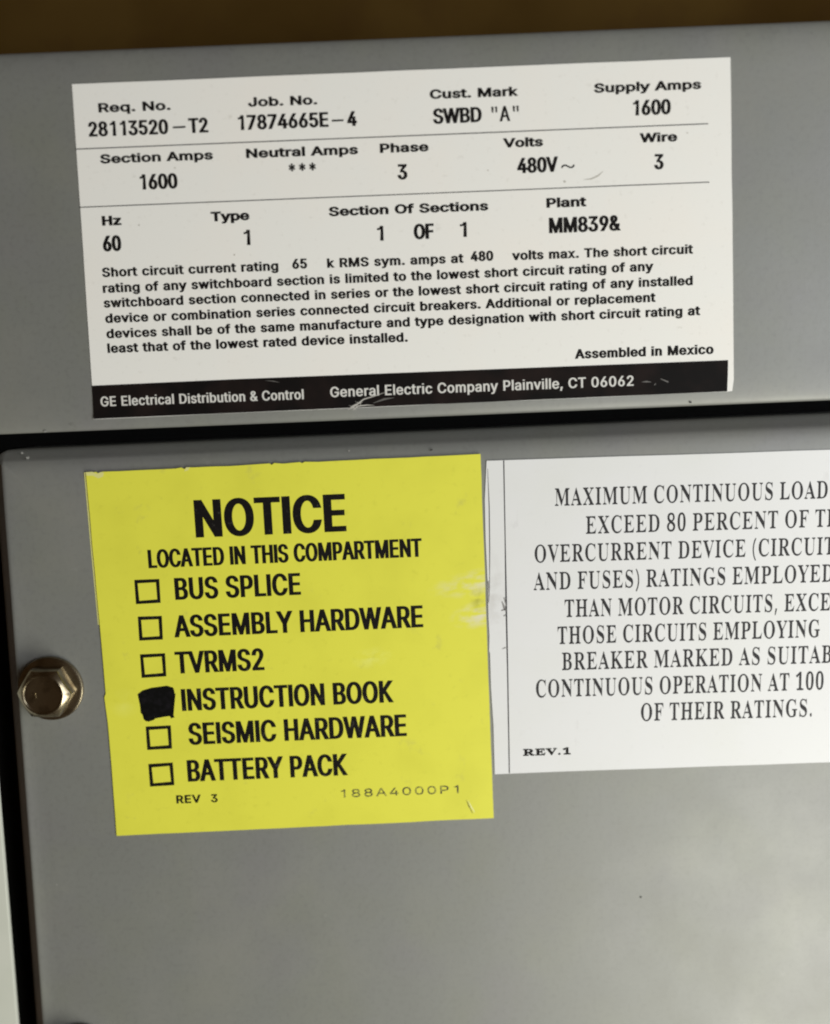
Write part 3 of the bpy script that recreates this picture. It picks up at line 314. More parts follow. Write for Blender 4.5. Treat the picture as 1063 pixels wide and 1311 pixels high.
'0375/188,-7;159,-5;133,1;110,11;91,24;74,41;60,61;48,84;39,111;32,140;27,171;24,205;23,241;24,277;27,311;32,342;39,371;48,397;60,420;74,439;91,456;110,469;133,479;159,484;189,486;217,484;242,479;264,469;283,456;300,439;314,419;326,397;336,370;343,341;348,310;352,277;353,240;352,204;348,171;343,139;336,110;326,84;314,61;300,41;283,24;263,11;241,1;216,-5/188,37;205,40;219,50;230,67;237,91;242,120;246,155;248,195;248,240;248,286;246,326;242,360;237,390;230,413;219,429;206,439;189,443;172,439;157,429;147,413;139,390;134,360;130,326;128,286;127,240;128,195;130,155;134,120;139,91;147,67;157,50;171,40',
'1375/65,0;65,36;120,36;131,37;139,40;146,45;150,53;153,64;154,79;154,416;108,365;94,355;81,348;67,346;57,347;48,352;40,359;33,369;29,381;28,396;74,412;87,418;101,426;116,436;132,447;179,482;254,482;254,79;255,66;257,56;261,47;267,41;276,37;288,36;343,36;343,0',
'8375/183,-7;157,-6;132,-2;111,3;91,11;74,20;60,31;48,44;38,57;30,72;25,88;21,105;20,122;22,143;27,162;35,178;47,193;62,206;79,219;98,231;119,242;100,255;83,267;69,281;57,296;48,311;41,327;37,345;36,364;37,380;39,395;44,409;50,423;59,437;70,449;83,459;99,469;118,476;140,482;164,485;191,486;225,484;254,478;278,468;299,453;314,435;325,415;332,393;334,369;333,350;328,333;321,318;310,305;297,293;281,282;264,271;244,260;272,245;296,230;315,215;330,199;341,183;349,166;354,147;355,127;352,97;344,71;330,48;310,29;285,13;256,2;222,-5/203,283;218,293;230,304;239,317;245,332;249,350;250,370;249,383;247,395;243,407;237,418;230,428;222,436;212,442;200,446;187,447;170,445;156,438;145,426;137,410;132,392;130,372;132,351;139,333;149,318;160,309;172,300;186,291/187,32;208,34;226,42;241,55;250,68;257,82;261,98;262,116;259,136;252,154;239,170;225,181;208,192;188,204;164,216;150,205;137,192;126,178;119,166;115,152;112,137;111,120;112,101;116,84;123,69;132,56;143,45;156,38;170,33',
'.180/89,-9;79,-8;69,-5;60,1;54,10;50,22;48,36;50,51;54,63;60,71;69,77;79,80;89,81;100,80;110,77;119,71;126,63;130,51;132,36;130,22;126,10;119,1;110,-5;100,-8',
',180/28,-87;47,-3;61,78;124,78;129,71;124,52;118,33;112,13;104,-8;71,-87',
'(201/126,-106;102,-76;81,-43;64,-9;51,28;40,66;33,104;28,144;27,184;28,225;33,265;40,304;51,342;64,379;81,415;102,448;126,480;181,480;159,447;140,413;124,378;110,340;100,302;93,264;88,224;87,185;88,146;93,108;100,70;110,32;124,-5;140,-40;159,-74;181,-106',
')201/21,-106;43,-74;62,-40;78,-5;91,32;101,70;109,108;113,146;115,185;113,224;109,264;101,302;91,340;78,378;61,413;42,447;20,480;76,480;100,448;120,415;137,379;151,342;161,304;169,265;173,225;175,184;173,144;169,104;161,66;151,28;137,-9;120,-43;100,-76;76,-106',
' 174',
]
# ---------------------------------------------------------------- lettering: outlines of every glyph used
def decode(rows):
    d = {}
    for s in rows:
        ch, parts = s[0], s[1:].split('/')
        d[ch] = (float(parts[0]), [[tuple(map(float, p.split(','))) for p in c.split(';')] for c in parts[1:]])
    return d
SANS, SERIF = decode(SANS_ROWS), decode(SERIF_ROWS)
SANS['I'] = (174.0, [[(54, 0), (54, 509), (120, 509), (120, 0)]])
SANS['l'] = (160.0, [[(49, 0), (49, 520), (110, 520), (110, 0)]])
SANS['1'] = (453.0, [[(306, 509), (306, 0), (240, 0), (240, 448), (236, 425), (210, 402), (170, 392), (132, 390), (132, 430), (178, 434), (212, 450), (234, 478), (243, 509)]])
for _c in 'ij':
    SANS[_c] = (SANS[_c][0], [SANS[_c][1][0], [(53, 470), (53, 509), (114, 509), (114, 470)]])
SANS['E'] = (430.0, SANS['E'][1])
SANS['-'] = (620.0, [[(70, 200), (70, 257), (550, 257), (550, 200)]])
FONTS = {'sans': (SANS, 509.0, 66.0, 57.0), 'serif': (SERIF, 455.0, 108.0, 17.0)}
SPACE = {'sans': 210.0, 'serif': 160.0}

def offset_contour(c, ox, oy):
    n, out = len(c), []
    for i in range(n):
        a, b, d = c[i - 1], c[i], c[(i + 1) % n]
        e1 = (b[0] - a[0], b[1] - a[1]); e2 = (d[0] - b[0], d[1] - b[1])
        l1 = math.hypot(*e1) or 1e-9; l2 = math.hypot(*e2) or 1e-9
        n1 = (-e1[1] / l1, e1[0] / l1); n2 = (-e2[1] / l2, e2[0] / l2)
        k = 1 + n1[0] * n2[0] + n1[1] * n2[1]
        k = max(k, 0.55)
        out.append((b[0] + (n1[0] + n2[0]) / k * ox, b[1] + (n1[1] + n2[1]) / k * oy))
    return out

def fill(contours):
    """non-zero winding fill -> (verts, faces)"""
    vs, es = [], []
    for c in contours:
        s = len(vs)
        vs += [Vector(p) for p in c]
        es += [(s + i, s + (i + 1) % len(c)) for i in range(len(c))]
    v, e, f = geometry.delaunay_2d_cdt(vs, es, [], 0, 1e-6)[:3]
    keep = []
    for t in f:
        cx = sum(v[i].x for i in t) / len(t); cy = sum(v[i].y for i in t) / len(t)
        w = 0
        for c in contours:
            x0, y0 = c[-1]
            for (x1, y1) in c:
                if (y0 <= cy) != (y1 <= cy):
                    xi = x0 + (cy - y0) * (x1 - x0) / (y1 - y0)
                    if xi > cx:
                        w += 1 if y1 > y0 else -1
                x0, y0 = x1, y1
        if w:
            keep.append(tuple(t))
    return v, keep

_cache = {}
def glyph(font, ch, wx, bx, by):
    key = (font, ch, round(wx, 3), round(bx, 3), round(by, 3))
    if key not in _cache:
        G, cap, sx, sy = FONTS[font]
        adv, cs = G[ch]
        ox = (bx - sx / cap * wx) / 2
        oy = (by - sy / cap) / 2
        if cs:
            cs = [[(x / cap * wx, y / cap) for x, y in c] for c in cs]
            cs = [offset_contour(c, ox, oy) for c in cs]
            k = 1 / (1 + 2 * oy)
            cs = [[(x, (y + oy) * k) for x, y in c] for c in cs]
            _cache[key] = fill(cs)
        else:
            _cache[key] = ([], [])
    return _cache[key]

def bounds(font, ch):
    cs = FONTS[font][0][ch][1]
    xs = [p[0] for c in cs for p in c]
    return min(xs), max(xs)

def text(parent, s, A, B, cap_px, m=None, font='sans', bx=0.2, by=0.16, track=0.0, y=-0.19 * MM, fit=None, name='printed_line', space=1.0, z=0.0):
    """print s so that it runs along photo pixels A -> B (baseline); fit = the leading part of s that ends at B"""
    G, cap, sx, sy = FONTS[font]
    fit = fit or s
    adv = {c: (G[c][0] if c != ' ' else SPACE[font] * space) / cap for c in set(s)}
    def extent(w, q):
        ox = (bx - sx / cap * w) / 2
        return (sum(adv[c] for c in q) * w + track * (len(q) - 1)
                - bounds(font, q[0])[0] / cap * w - (adv[q[-1]] - bounds(font, q[-1])[1] / cap) * w + 2 * ox)
    a, b = P(*A, y), P(*B, y)
    ux = (b - a); Ltot = ux.length; ux.normalize()
    uz = Vector((0, -1, 0)).cross(ux) * -1
    uz = Vector((-ux.z, 0, ux.x))
    mx, my = (A[0] + B[0]) / 2, (A[1] + B[1]) / 2
    caplen = (P(mx, my - cap_px, y) - P(mx, my, y)).length
    target = Ltot / caplen
    lo, hi = 0.05, 5.0
    for _ in range(50):
        w = (lo + hi) / 2
        if extent(w, fit) < target: lo = w
        else: hi = w
    ox = (bx - sx / cap * w) / 2
    x = ox - bounds(font, s[0])[0] / cap * w
    V, F = [], []
    for c in s:
        if c != ' ':
            gv, gf = glyph(font, c, w, bx, by)
            o = len(V)
            # slight unevenness of the print run
            V += [a + ux * ((x + p.x) * caplen) + uz * (p.y * caplen) for p in gv]
            F += [tuple(o + i for i in t) for t in gf]
        x += adv[c] * w + track
    return mesh(name, V, F, m or M_ink, parent)

# ---------------------------------------------------------------- mesh helpers
def mesh(name, V, F, m, parent=None, smooth=False):
    me = bpy.data.meshes.new(name)
    me.from_pydata([tuple(v) for v in V], [], F)
    me.materials.append(m)
    bm = bmesh.new(); bm.from_mesh(me)
    bmesh.ops.recalc_face_normals(bm, faces=bm.faces)
    if name in FLAT_NAMES:
        for f in bm.faces:
            if f.normal.y > 0:
                f.normal_flip()
    bm.to_mesh(me); bm.free()
    if smooth:
        for p in me.polygons: p.use_smooth = True
    o = bpy.data.objects.new(name, me)
    COL.objects.link(o)
    if parent: o.parent = parent
    return o
FLAT_NAMES = {'printed_line', 'rule_line', 'scuff_mark', 'marker_blot', 'footer_band', 'border_line', 'title_line', 'checkbox', 'edge_shade', 'scratch', 'paint_chip', 'fine_print', 'quote_mark', 'torn_edge'}

def tag(o, label=None, cat=None, group=None, kind=None):
    if label: o['label'] = label
    if cat: o['category'] = cat
    if group: o['group'] = group
    if kind: o['kind'] = kind
    return o

def prism(name, pts, y_front, y_back, m, parent=None, bevel=0.0, seg=6):
    """pts: world points on the plane (x,z used), counter-clockwise or not; extruded in y"""
    bm = bmesh.new()
    f = [bm.verts.new((p.x, y_front, p.z)) for p in pts]
    b = [bm.verts.new((p.x, y_back, p.z)) for p in pts]
    n = len(pts)
    front = bm.faces.new(f)
    bm.faces.new(b[::-1])
    for i in range(n):
        bm.faces.new((f[i], f[(i + 1) % n], b[(i + 1) % n], b[i]))
    bmesh.ops.recalc_face_normals(bm, faces=bm.faces)
    if bevel:
        es = [e for e in bm.edges if not all(v in b for v in e.verts)]
        bmesh.ops.bevel(bm, geom=es, offset=bevel, segments=seg, profile=0.5, affect='EDGES')
    me = bpy.data.meshes.new(name)
    bm.to_mesh(me); bm.free()
    me.materials.append(m)
    if bevel:
        for p in me.polygons: p.use_smooth = True
        me.set_sharp_from_angle(angle=R(40))
    o = bpy.data.objects.new(name, me)
    COL.objects.link(o)
    if parent: o.parent = parent
    return o

def quad(parent, pts, m, y=-0.18 * MM, name='rule_line'):
    return mesh(name, [P(*p, y) for p in pts], [tuple(range(len(pts)))], m, parent)

def stroke(parent, pts, wpx, m, y=-0.18 * MM, name='rule_line'):
    """a thin printed or scratched line through photo pixels; wpx one width or one per point"""
    ws = wpx if isinstance(wpx, (list, tuple)) else [wpx] * len(pts)
    L_, R_ = [], []
    for i, p in enumerate(pts):
        q0 = pts[max(i - 1, 0)]; q1 = pts[min(i + 1, len(pts) - 1)]
        dx, dy = q1[0] - q0[0], q1[1] - q0[1]
        l = math.hypot(dx, dy) or 1
        nx, ny = -dy / l * ws[i] / 2, dx / l * ws[i] / 2
        L_.append(P(p[0] + nx, p[1] + ny, y)); R_.append(P(p[0] - nx, p[1] - ny, y))
    n = len(pts)
    return mesh(name, L_ + R_, [(i, i + 1, n + i + 1, n + i) for i in range(n - 1)], m, parent)

def edge(p, q, n, jit, rnd=random):
    """points from p to q (q excluded) with a slightly uneven line, in photo pixels"""
    out = []
    for i in range(n):
        t = i / n
        j = 0 if i == 0 else rnd.uniform(-jit, jit)
        dx, dy = q[0] - p[0], q[1] - p[1]
        l = math.hypot(dx, dy)
        out.append((p[0] + dx * t - dy / l * j, p[1] + dy * t + dx / l * j))
    return out

def sheet(name, c4, profile, y_back, m, radii, side_mult=(1, 1, 1, 1)):
    """folded sheet-steel cover: outline c4 (world points, clockwise from top left), its edge shaped by profile =
    [(inset, depth)] in mm, radii = corner radius in mm at each corner"""
    C4 = [Vector((p.x, p.z)) for p in c4]
    rings = []
    prof = [(0.0, y_back)] + profile
    for d, dep in prof:
        ring = []
        for i in range(4):
            a, b, c = C4[i - 1], C4[i], C4[(i + 1) % 4]
            u, v = (a - b).normalized(), (c - b).normalized()
            ang = u.angle(v); bis = (u + v).normalized()
            k = max(radii[i] - d, 0.25) * MM
            dd = d * MM
            cen = b + bis * ((dd + k) / math.sin(ang / 2))
            t1 = b + u * ((cen - b).dot(u)); t2 = b + v * ((cen - b).dot(v))
            a1 = math.atan2(t1.y - cen.y, t1.x - cen.x); a2 = math.atan2(t2.y - cen.y, t2.x - cen.x)
            da = (a2 - a1 + math.pi) % (2 * math.pi) - math.pi
            for s in range(9):
                q = a1 + da * s / 8
                # side_mult: how steep the fold is on the edge that arrives at / leaves each corner
                mul = side_mult[i - 1] * (1 - s / 8) + side_mult[i] * s / 8 if dep < 20 else 1
                ring.append((cen.x + k * math.cos(q), dep * mul * MM, cen.y + k * math.sin(q)))
        rings.append(ring)
    n = len(rings[0])
    V = [p for r in rings for p in r]
    F = [(k * n + i, k * n + (i + 1) % n, (k + 1) * n + (i + 1) % n, (k + 1) * n + i) for k in range(len(rings) - 1) for i in range(n)]
    F.append(tuple((len(rings) - 1) * n + i for i in range(n)))
    F.append(tuple(range(n))[::-1])
    o = mesh(name, V, F, m, smooth=True)
    o.data.set_sharp_from_angle(angle=R(50))
    return o
# ================================================================ setting: wall behind, dark cabinet inside
wall = prism('background_wall', [Vector((-0.5, 0, -0.3)), Vector((0.5, 0, -0.3)), Vector((0.5, 0, 0.6)), Vector((-0.5, 0, 0.6))], 0.036, 0.05, M_brown)
tag(wall, kind='structure')
inner = prism('cabinet_interior', [P(-350, 200, 0.0), P(1500, 120, 0.0), P(1500, 1700, 0.0), P(-250, 1700, 0.0)], 0.027, 0.030, M_dark)
tag(inner, kind='structure')

# ================================================================ the three sheet-steel covers
up_c = sheet('cover_panel', [P(-260, 76), P(1330, 12), P(1330, 501.5), P(-260, 567)],
             [(0, 1.6), (0.1, 1.25), (0.35, 0.95), (0.8, 0.72), (1.6, 0.5), (3.0, 0.27), (5.0, 0.1), (7.5, 0.02), (9.5, 0.0)], 22, M_paint, [3, 3, 3, 3])
tag(up_c, 'upper grey steel cover carrying the cream rating label with the black footer', 'panel')
TOPE = 3.0 * MM
low = sheet('cover_panel', [P(-8, 577, TOPE), P(1330, 518, TOPE), P(1330, 1640, TOPE), P(73, 1640, TOPE)],
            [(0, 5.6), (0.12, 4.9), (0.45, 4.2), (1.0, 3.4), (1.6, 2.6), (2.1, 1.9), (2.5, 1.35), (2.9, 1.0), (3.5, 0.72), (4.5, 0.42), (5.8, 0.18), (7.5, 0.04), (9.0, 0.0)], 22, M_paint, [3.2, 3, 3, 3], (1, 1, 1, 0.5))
low.data.materials.append(M_fold_refl)
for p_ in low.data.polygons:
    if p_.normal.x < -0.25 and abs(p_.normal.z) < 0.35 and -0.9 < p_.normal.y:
        p_.material_index = 1  # left fold faces get the painted-in brown reflection
tag(low, 'lower grey steel cover with rounded folds, carrying the yellow notice and the bolts', 'panel')
side = prism('cover_panel', [P(-300, 600), P(-37, 600), P(49, 1640), P(-300, 1640)], 0.0, 0.0012, M_paint_lit, bevel=0.12 * MM)
tag(side, 'grey neighbouring panel, brighter light painted in, at the far left edge beyond the dark gap', 'panel')
# chips and specks in the enamel
def chip(parent, x, y, r, m=M_chip, dep=-0.02):
    n = 9
    pts = []
    for i in range(n):
        a = 2 * math.pi * i / n; k = r * random.uniform(0.6, 1.15)
        pts.append((x + k * math.cos(a) * 1.3, y + k * math.sin(a)))
    quad(parent, pts, m, dep * MM, 'paint_chip')
chip(low, 820.5, 1148.5, 1.7)
chip(low, 552.5, 576, 1.6, dep=0.2)
chip(low, 447, 577, 1.1, M_weld, 0.2); chip(low, 73, 1132.5, 1.2, M_weld)
chip(low, 28.5, 580, 1.6, M_weld, 1.9); chip(low, 35.5, 586, 1.9, M_weld, 0.9)
chip(up_c, 884.5, 515, 1.5, dep=0.42)
chip(up_c, 58, 552.2, 1.6, M_weld, 0.6)

# ================================================================ rating label (upper)
T = -0.15 * MM
pts = edge((92, 107.5), (935.5, 73), 14, 0.25) + edge((935.5, 73), (940, 462), 8, 0.3) + \
      [(939.8, 485), (937.8, 500.5)] + edge((932, 501.3), (123.8, 536.5), 16, 0.3) + [(119.5, 536.8), (120.3, 531)] + edge((120, 525), (92, 107.5), 8, 0.25)
rate = prism('rating_label', [P(*p, T) for p in pts], T, 0.0, M_white)
tag(rate, 'cream rating label with four rows of figures and a black footer, on the upper cover', 'label')
YB = -0.18 * MM
quad(rate, [(117.8, 493.8)] + edge((300, 485.5), (932.6, 461), 1, 0) + [(932.6, 461), (932.2, 480), (931.4, 501.0), (640, 513.8), (124, 536.2), (119.8, 536.6), (120.3, 531), (119.8, 524)], M_band, YB, 'footer_band')
stroke(rate, [(97.4, 190.8), (907, 158.2)], 1.3, M_inkg)
stroke(rate, [(102.3, 265.3), (908.5, 233)], 1.2, M_inkg)
HD = dict(bx=0.365, by=0.222, track=0.06)                    # wide bold headings
VA = dict(bx=0.24, by=0.17, track=0.02)                     # condensed bold values
def T1(s, ax, ay, b_x, b_y, h, **k): return text(rate, s, (ax, ay), (b_x, b_y), h, **k)
T1('Req. No.', 126.4, 144, 218.7, 140.6, 12, **HD)
T1('28113520', 114, 175, 216, 171.4, 19, **VA)
stroke(rate, [(221.5, 163), (237.5, 162.3)], 2.4, M_ink, -0.19 * MM)
T1('T2', 242, 170.3, 267, 169.3, 19, **VA)
T1('Job. No.', 318, 136.6, 406.6, 133.5, 12, **HD)
T1('17874665E', 305.6, 166.6, 421, 162.2, 19, **VA)
stroke(rate, [(425, 154.4), (440, 153.8)], 2.4, M_ink, -0.19 * MM)
T1('4', 445, 161.4, 457.5, 161, 19, **VA)
T1('Cust. Mark', 550.6, 126.6, 663.6, 122.6, 12, **HD)
T1('SWBD', 555, 158.6, 617.3, 156, 19.5, **VA)
T1('A', 640.2, 155.3, 653.4, 154.8, 19.5, bx=0.17, by=0.14)
for qx, qy in [(630.6, 136.6), (635.4, 136.4), (658.0, 135.4), (662.8, 135.2)]:
    stroke(rate, [(qx, qy), (qx + 0.4, qy + 7.5)], [2.9, 1.8], M_ink, -0.19 * MM, 'quote_mark')
T1('Supply Amps', 761, 118.8, 898, 113.6, 12, **HD)
T1('1600', 811, 147.8, 859.2, 146, 19.5, **VA)
T1('Section Amps', 128.8, 209.4, 272.9, 204, 11.8, **HD)
T1('1600', 180, 242.8, 228, 241, 19.5, **VA)
T1('Neutral Amps', 315.5, 202.4, 458.7, 197.2, 12, **HD)
T1('***', 370.5, 223.5 + 3, 405, 222 + 3, 17, bx=0.18, by=0.15, track=0.10)
T1('Phase', 486.8, 195.8, 549, 193.5, 12, **HD)
T1('3', 509.5, 229.8, 522, 229.4, 19.5, **VA)
T1('Volts', 645, 189, 695.6, 187, 12, **HD)
T1('480V', 662.7, 221.8, 714.6, 219.7, 19.5, **VA)
T1('~', 719, 221, 736, 220.4, 20, bx=0.12, by=0.10)
T1('Wire', 819.8, 182.5, 867.4, 180.7, 12, **HD)
T1('3', 838, 216.8, 850, 216.4, 19.5, **VA)
T1('Hz', 131, 288.9, 155.7, 288, 12.4, **HD)
T1('60', 132.4, 322, 156, 321, 20, **VA)
T1('Type', 270.4, 283.5, 319.6, 281.6, 12.3, **HD)
T1('1', 313, 313.8, 321, 313.5, 19.5, **VA)
T1('Section Of Sections', 421.5, 276.9, 625.5, 269.2, 12, **HD)
T1('1', 483.5, 308.3, 491.5, 308, 19, **VA)
T1('OF', 530.3, 306.4, 556, 305.4, 19.5, **VA)
T1('1', 589.5, 303.4, 598, 303.1, 19, **VA)
T1('Plant', 700, 266, 751, 264, 12.4, **HD)
T1('MM839&', 703.4, 298.6, 794.7, 295, 19.8, **VA)
PA = dict(bx=0.29, by=0.20, track=0.085, name='fine_print', space=1.0)
PB = dict(bx=0.27, by=0.195, track=0.06, name='fine_print')
T1('Short circuit current rating', 131.2, 354.8, 356.8, 346.2, 12, **PA)
T1('65', 374.6, 344.3, 393.6, 343.6, 12.8, **PB)
T1('k RMS sym. amps at', 419.2, 342.9, 593.9, 336.3, 12, **PA)
T1('480', 603, 334.6, 632, 333.6, 12.8, **PB)
T1('volts max. The short circuit', 656.2, 333.2, 887.7, 324.6, 12, **PA)
T1('rating of any switchboard section is limited to the lowest short circuit rating of any', 132, 375, 836.6, 346.7, 12, **PA)
T1('switchboard section connected in series or the lowest short circuit rating of any installed', 133.2, 394, 887.3, 364.9, 12, **PA)
T1('device or combination series connected circuit breakers. Additional or replacement', 135.2, 413.6, 839.7, 386.4, 12, **PA)
T1('devices shall be of the same manufacture and type designation with short circuit rating at', 136.7, 433.2, 896.8, 403.4, 12, **PA)
T1('least that of the lowest rated device installed.', 138, 452, 522.5, 437.4, 12, **PA)
T1('Assembled in Mexico', 736.7, 459.4, 914, 453, 12.3, **PA)
RV = dict(m=M_reverse, y=-0.21 * MM, bx=0.20, by=0.15, track=0.05)
T1('GE Electrical Distribution & Control', 129.2, 520.4, 389.2, 511.0, 12.6, **RV)
T1('General Electric Company Plainville, CT 06062', 423.2, 508.6, 811.5, 493.8, 13.2, **RV)
# scrape on the footer band and pen flick near the volts figure
YS = -0.23 * MM
for pl, w in [([(449, 524), (457, 518), (466, 511), (478, 507.5), (494, 502)], [0.5, 2.0, 1.6, 1.2, 0.3]),
              ([(446, 524.5), (452, 520), (459, 516.5), (464, 515)], [0.6, 2.2, 1.5, 0.3]),
              ([(452, 525), (458, 520), (470, 518.5), (480, 519)], [1.0, 1.8, 1.3, 0.2]),
              ([(455, 514), (462, 517), (461, 522)], [0.3, 1.0, 0.2]), ([(447, 519), (453, 521), (456, 525)], [0.2, 1.0, 0.6])]:
    stroke(rate, pl, w, M_scuff, YS, 'scratch'); YS -= 0.01 * MM
for pl, w in [([(478, 516), (492, 511), (505, 509)], [0.5, 2.5, 0.4]), ([(340, 487), (350, 488), (358, 489.5)], [0.3, 1.2, 0.3]),
              ([(822, 489), (828, 488.5), (834, 489)], [0.5, 2, 0.5]), ([(838, 493), (840, 491)], [1.4, 1.2]), ([(846, 485), (856, 489)], [1, 2])]:
    stroke(rate, pl, w, M_scuffd, -0.20 * MM, 'scratch')
stroke(rate, [(747.5, 229.8), (757, 229), (766, 225), (772.5, 219)], [0.4, 1.8, 1.8, 0.4], M_scuffp, YB, 'scratch')
for x, y, r in [(723, 232, 1.8), (625, 218, 1.2), (224, 215, 1), (178, 288, 1.2), (300, 326, 1.2), (880, 170, 1)]:
    n = 7
    quad(rate, [(x + r * random.uniform(.6, 1.2) * math.cos(i * 6.283 / n), y + r * random.uniform(.6, 1.2) * math.sin(i * 6.283 / n)) for i in range(n)], M_scuffp, YB, 'scuff_mark')

# ================================================================ yellow notice (lower left)
TY = -0.28 * MM
rn = random.Random(3)
top = edge((110, 605.3), (617 - 2, 581.2), 22, 0.35, rn)
# nibbled places along the top edge
top = [(p[0], p[1]) for p in top]
nibs = [(123, 604.2), (127, 607), (130.5, 604), (232, 598.6), (236, 600.5), (240, 598.3), (345, 593.3), (348, 595.2), (351, 592.8), (384, 591.6), (387, 593), (390, 591.2)]
top = sorted([p for p in top if all(abs(p[0] - q[0]) > 6 for q in nibs)] + nibs)
ypts = top + edge((615.3, 581.2), (626.6, 895), 10, 0.3, rn) + edge((626.6, 895), (632.3, 1047.5), 5, 0.2, rn) + edge((632.3, 1047.5), (149.3, 1070.3), 18, 0.3, rn) + \
    edge((149.3, 1070.3), (136.2, 898), 6, 0.3, rn) + [(133.6, 893), (135.4, 888)] + edge((134.8, 882), (110, 605.3), 9, 0.3, rn)
note = prism('notice_label', [P(*p, TY) for p in ypts], TY, 0.0, M_yellow)
tag(note, 'yellow notice label with a checklist, one box blacked out, on the lower cover', 'label')
quad(note, [(107.6, 604.8), (122, 604.3), (124, 608), (113, 640), (127, 800), (125.5, 800), (116, 700)], M_sliver, -0.03 * MM, 'torn_edge')
quad(note, [(109.5, 604.6), (118, 604.0), (124, 606.5), (129, 604.2), (133, 605), (132, 610), (126, 612.5), (119, 609), (111, 609)], M_sliver, TY - 0.012 * MM, 'torn_edge')
quad(note, [(238, 598.4), (243, 598.2), (241, 602), (236, 603.5)], M_sliver, TY - 0.012 * MM, 'torn_edge')
YL = TY - 0.03 * MM
def TN(s, ax, ay, b_x, b_y, h, **k):
    k.setdefault('y', YL)
    return text(note, s, (ax, ay), (b_x, b_y), h, **k)
TN('NOTICE', 251, 688.4, 444, 680.2, 48.0, bx=0.22, by=0.155, track=0.04, name='title_line')
CB = dict(bx=0.198, by=0.148, track=0.03)
TN('LOCATED IN THIS COMPARTMENT', 190.4, 727.6, 540.8, 712.7, 23.5, **CB)
TN('BUS SPLICE', 224.7, 768.2, 385.7, 761.5, 28, **CB)
TN('ASSEMBLY HARDWARE', 224, 816.2, 542.3, 803, 28, **CB)
TN('TVRMS2', 225.3, 862.6, 339, 858, 28, **CB)
TN('INSTRUCTION BOOK', 233.4, 910.5, 503.7, 899.2, 28, **CB)
TN('SEISMIC HARDWARE', 242.2, 953.8, 521.2, 942.4, 27.8, **CB)
TN('BATTERY PACK', 240.8, 1001, 445, 992.6, 27.6, **CB)
TN('REV', 226.1, 1028.9, 257.3, 1027.8, 10.4, bx=0.27, by=0.2, track=0.12)
TN('3', 270.5, 1027.5, 279, 1027.2, 10.4, bx=0.25, by=0.18)
TN('188A4000P1', 437.2, 1021.4, 587.5, 1015.6, 10.3, bx=0.2, by=0.16, track=0.2, m=M_inky)
def ring(qd, w):
    (a, b, c, d) = qd
    cx = sum(p[0] for p in qd) / 4; cy = sum(p[1] for p in qd) / 4
    inn = [(p[0] + (w if p[0] < cx else -w), p[1] + (w if p[1] < cy else -w)) for p in qd]
    V = [P(*p, YL) for p in list(qd) + inn]
    mesh('checkbox', V, [(i, (i + 1) % 4, 4 + (i + 1) % 4, 4 + i) for i in range(4)], M_ink, note)
for q in [((172, 742.6), (204, 741.3), (205.8, 771.8), (174.2, 773.6)), ((176.5, 789.6), (207.3, 788.6), (208.7, 818.8), (178.4, 820.3)),
          ((179.3, 837.9), (211.4, 836.4), (213.1, 866), (181.5, 868)), ((186.6, 930.4), (218.8, 928.8), (220.4, 958.6), (188.6, 960.3)),
          ((190, 978.4), (221.3, 976.4), (223.4, 1005.3), (192.2, 1007.3))]:
    ring(q, 4.3)
blot = [(199, 244), (222, 227), (262, 215), (310, 209), (350, 211), (364, 220), (367, 236), (366, 270), (362, 310), (360, 338), (364, 349), (352, 354), (345, 344), (322, 346), (300, 350), (262, 359), (240, 368), (228, 360), (221, 337), (213, 328), (211, 300), (207, 280)]
tag(quad(note, [(120 + .2822 * x, 820 + .2822 * y) for x, y in blot], M_marker, YL, 'marker_blot'), 'checkbox blacked out solid with marker')
for pl, w in [([(181, 893), (196, 883), (214, 880), (222, 881)], [1.5, 5, 4, 1]), ([(180, 905), (190, 908), (184, 917)], [1, 3, 1]), ([(184, 917), (196, 918), (221, 914), (223, 919)], [2, 5, 4, 1]),
              ([(186, 920), (190, 923), (198, 921)], [1, 2.5, 1]), ([(219, 884), (223.3, 889), (222, 904), (221.5, 917)], [2, 3, 2.5, 1.5])]:
    stroke(note, pl, w, M_marker, YL - 0.012 * MM, 'marker_blot')
stroke(note, [(597, 1024), (601, 1033), (605.2, 1041.5)], [0.5, 1.3, 0.6], M_inky, YL, 'scratch')
stroke(note, [(599.6, 1025), (603.5, 1033), (608, 1040)], [0.3, 1.3, 0.6], M_scr_highlight, YL, 'scratch')  # highlight beside the scratch, drawn as a pale stroke

# ================================================================ white label (lower right, running out of the picture)
wl = [(623.2, 589.9)] + edge((645, 589.2), (1400, 565), 10, 0.2, rn) + [(1400, 565), (1400, 964)] + edge((1300, 967.5), (650, 990.5), 10, 0.2, rn) + \
     [(633.6, 991.4), (632.0, 930), (628.8, 880), (627.5, 836), (626.4, 834), (626.8, 815), (625.5, 790), (624.4, 745), (621.9, 690), (620.8, 640)]
white = prism('instruction_label', [P(*p, T) for p in wl], T, 0.0, M_white2)
tag(white, 'white label of serif capitals about continuous load, beside the yellow notice', 'label')
stroke(white, [(645.2, 589.6), (647, 690), (648.3, 770), (650.2, 860), (652.4, 990)], [1.4, 1.2, 2.0, 1.5, 1.3], M_inkg, YB, 'border_line')
stroke(white, [(624.6, 600), (626.6, 650), (627.2, 700), (627, 760)], [0.4, 1.1, 1.1, 0.4], M_inkg, YB, 'edge_shade')  # shade of the lifted left edge, drawn as a dark line
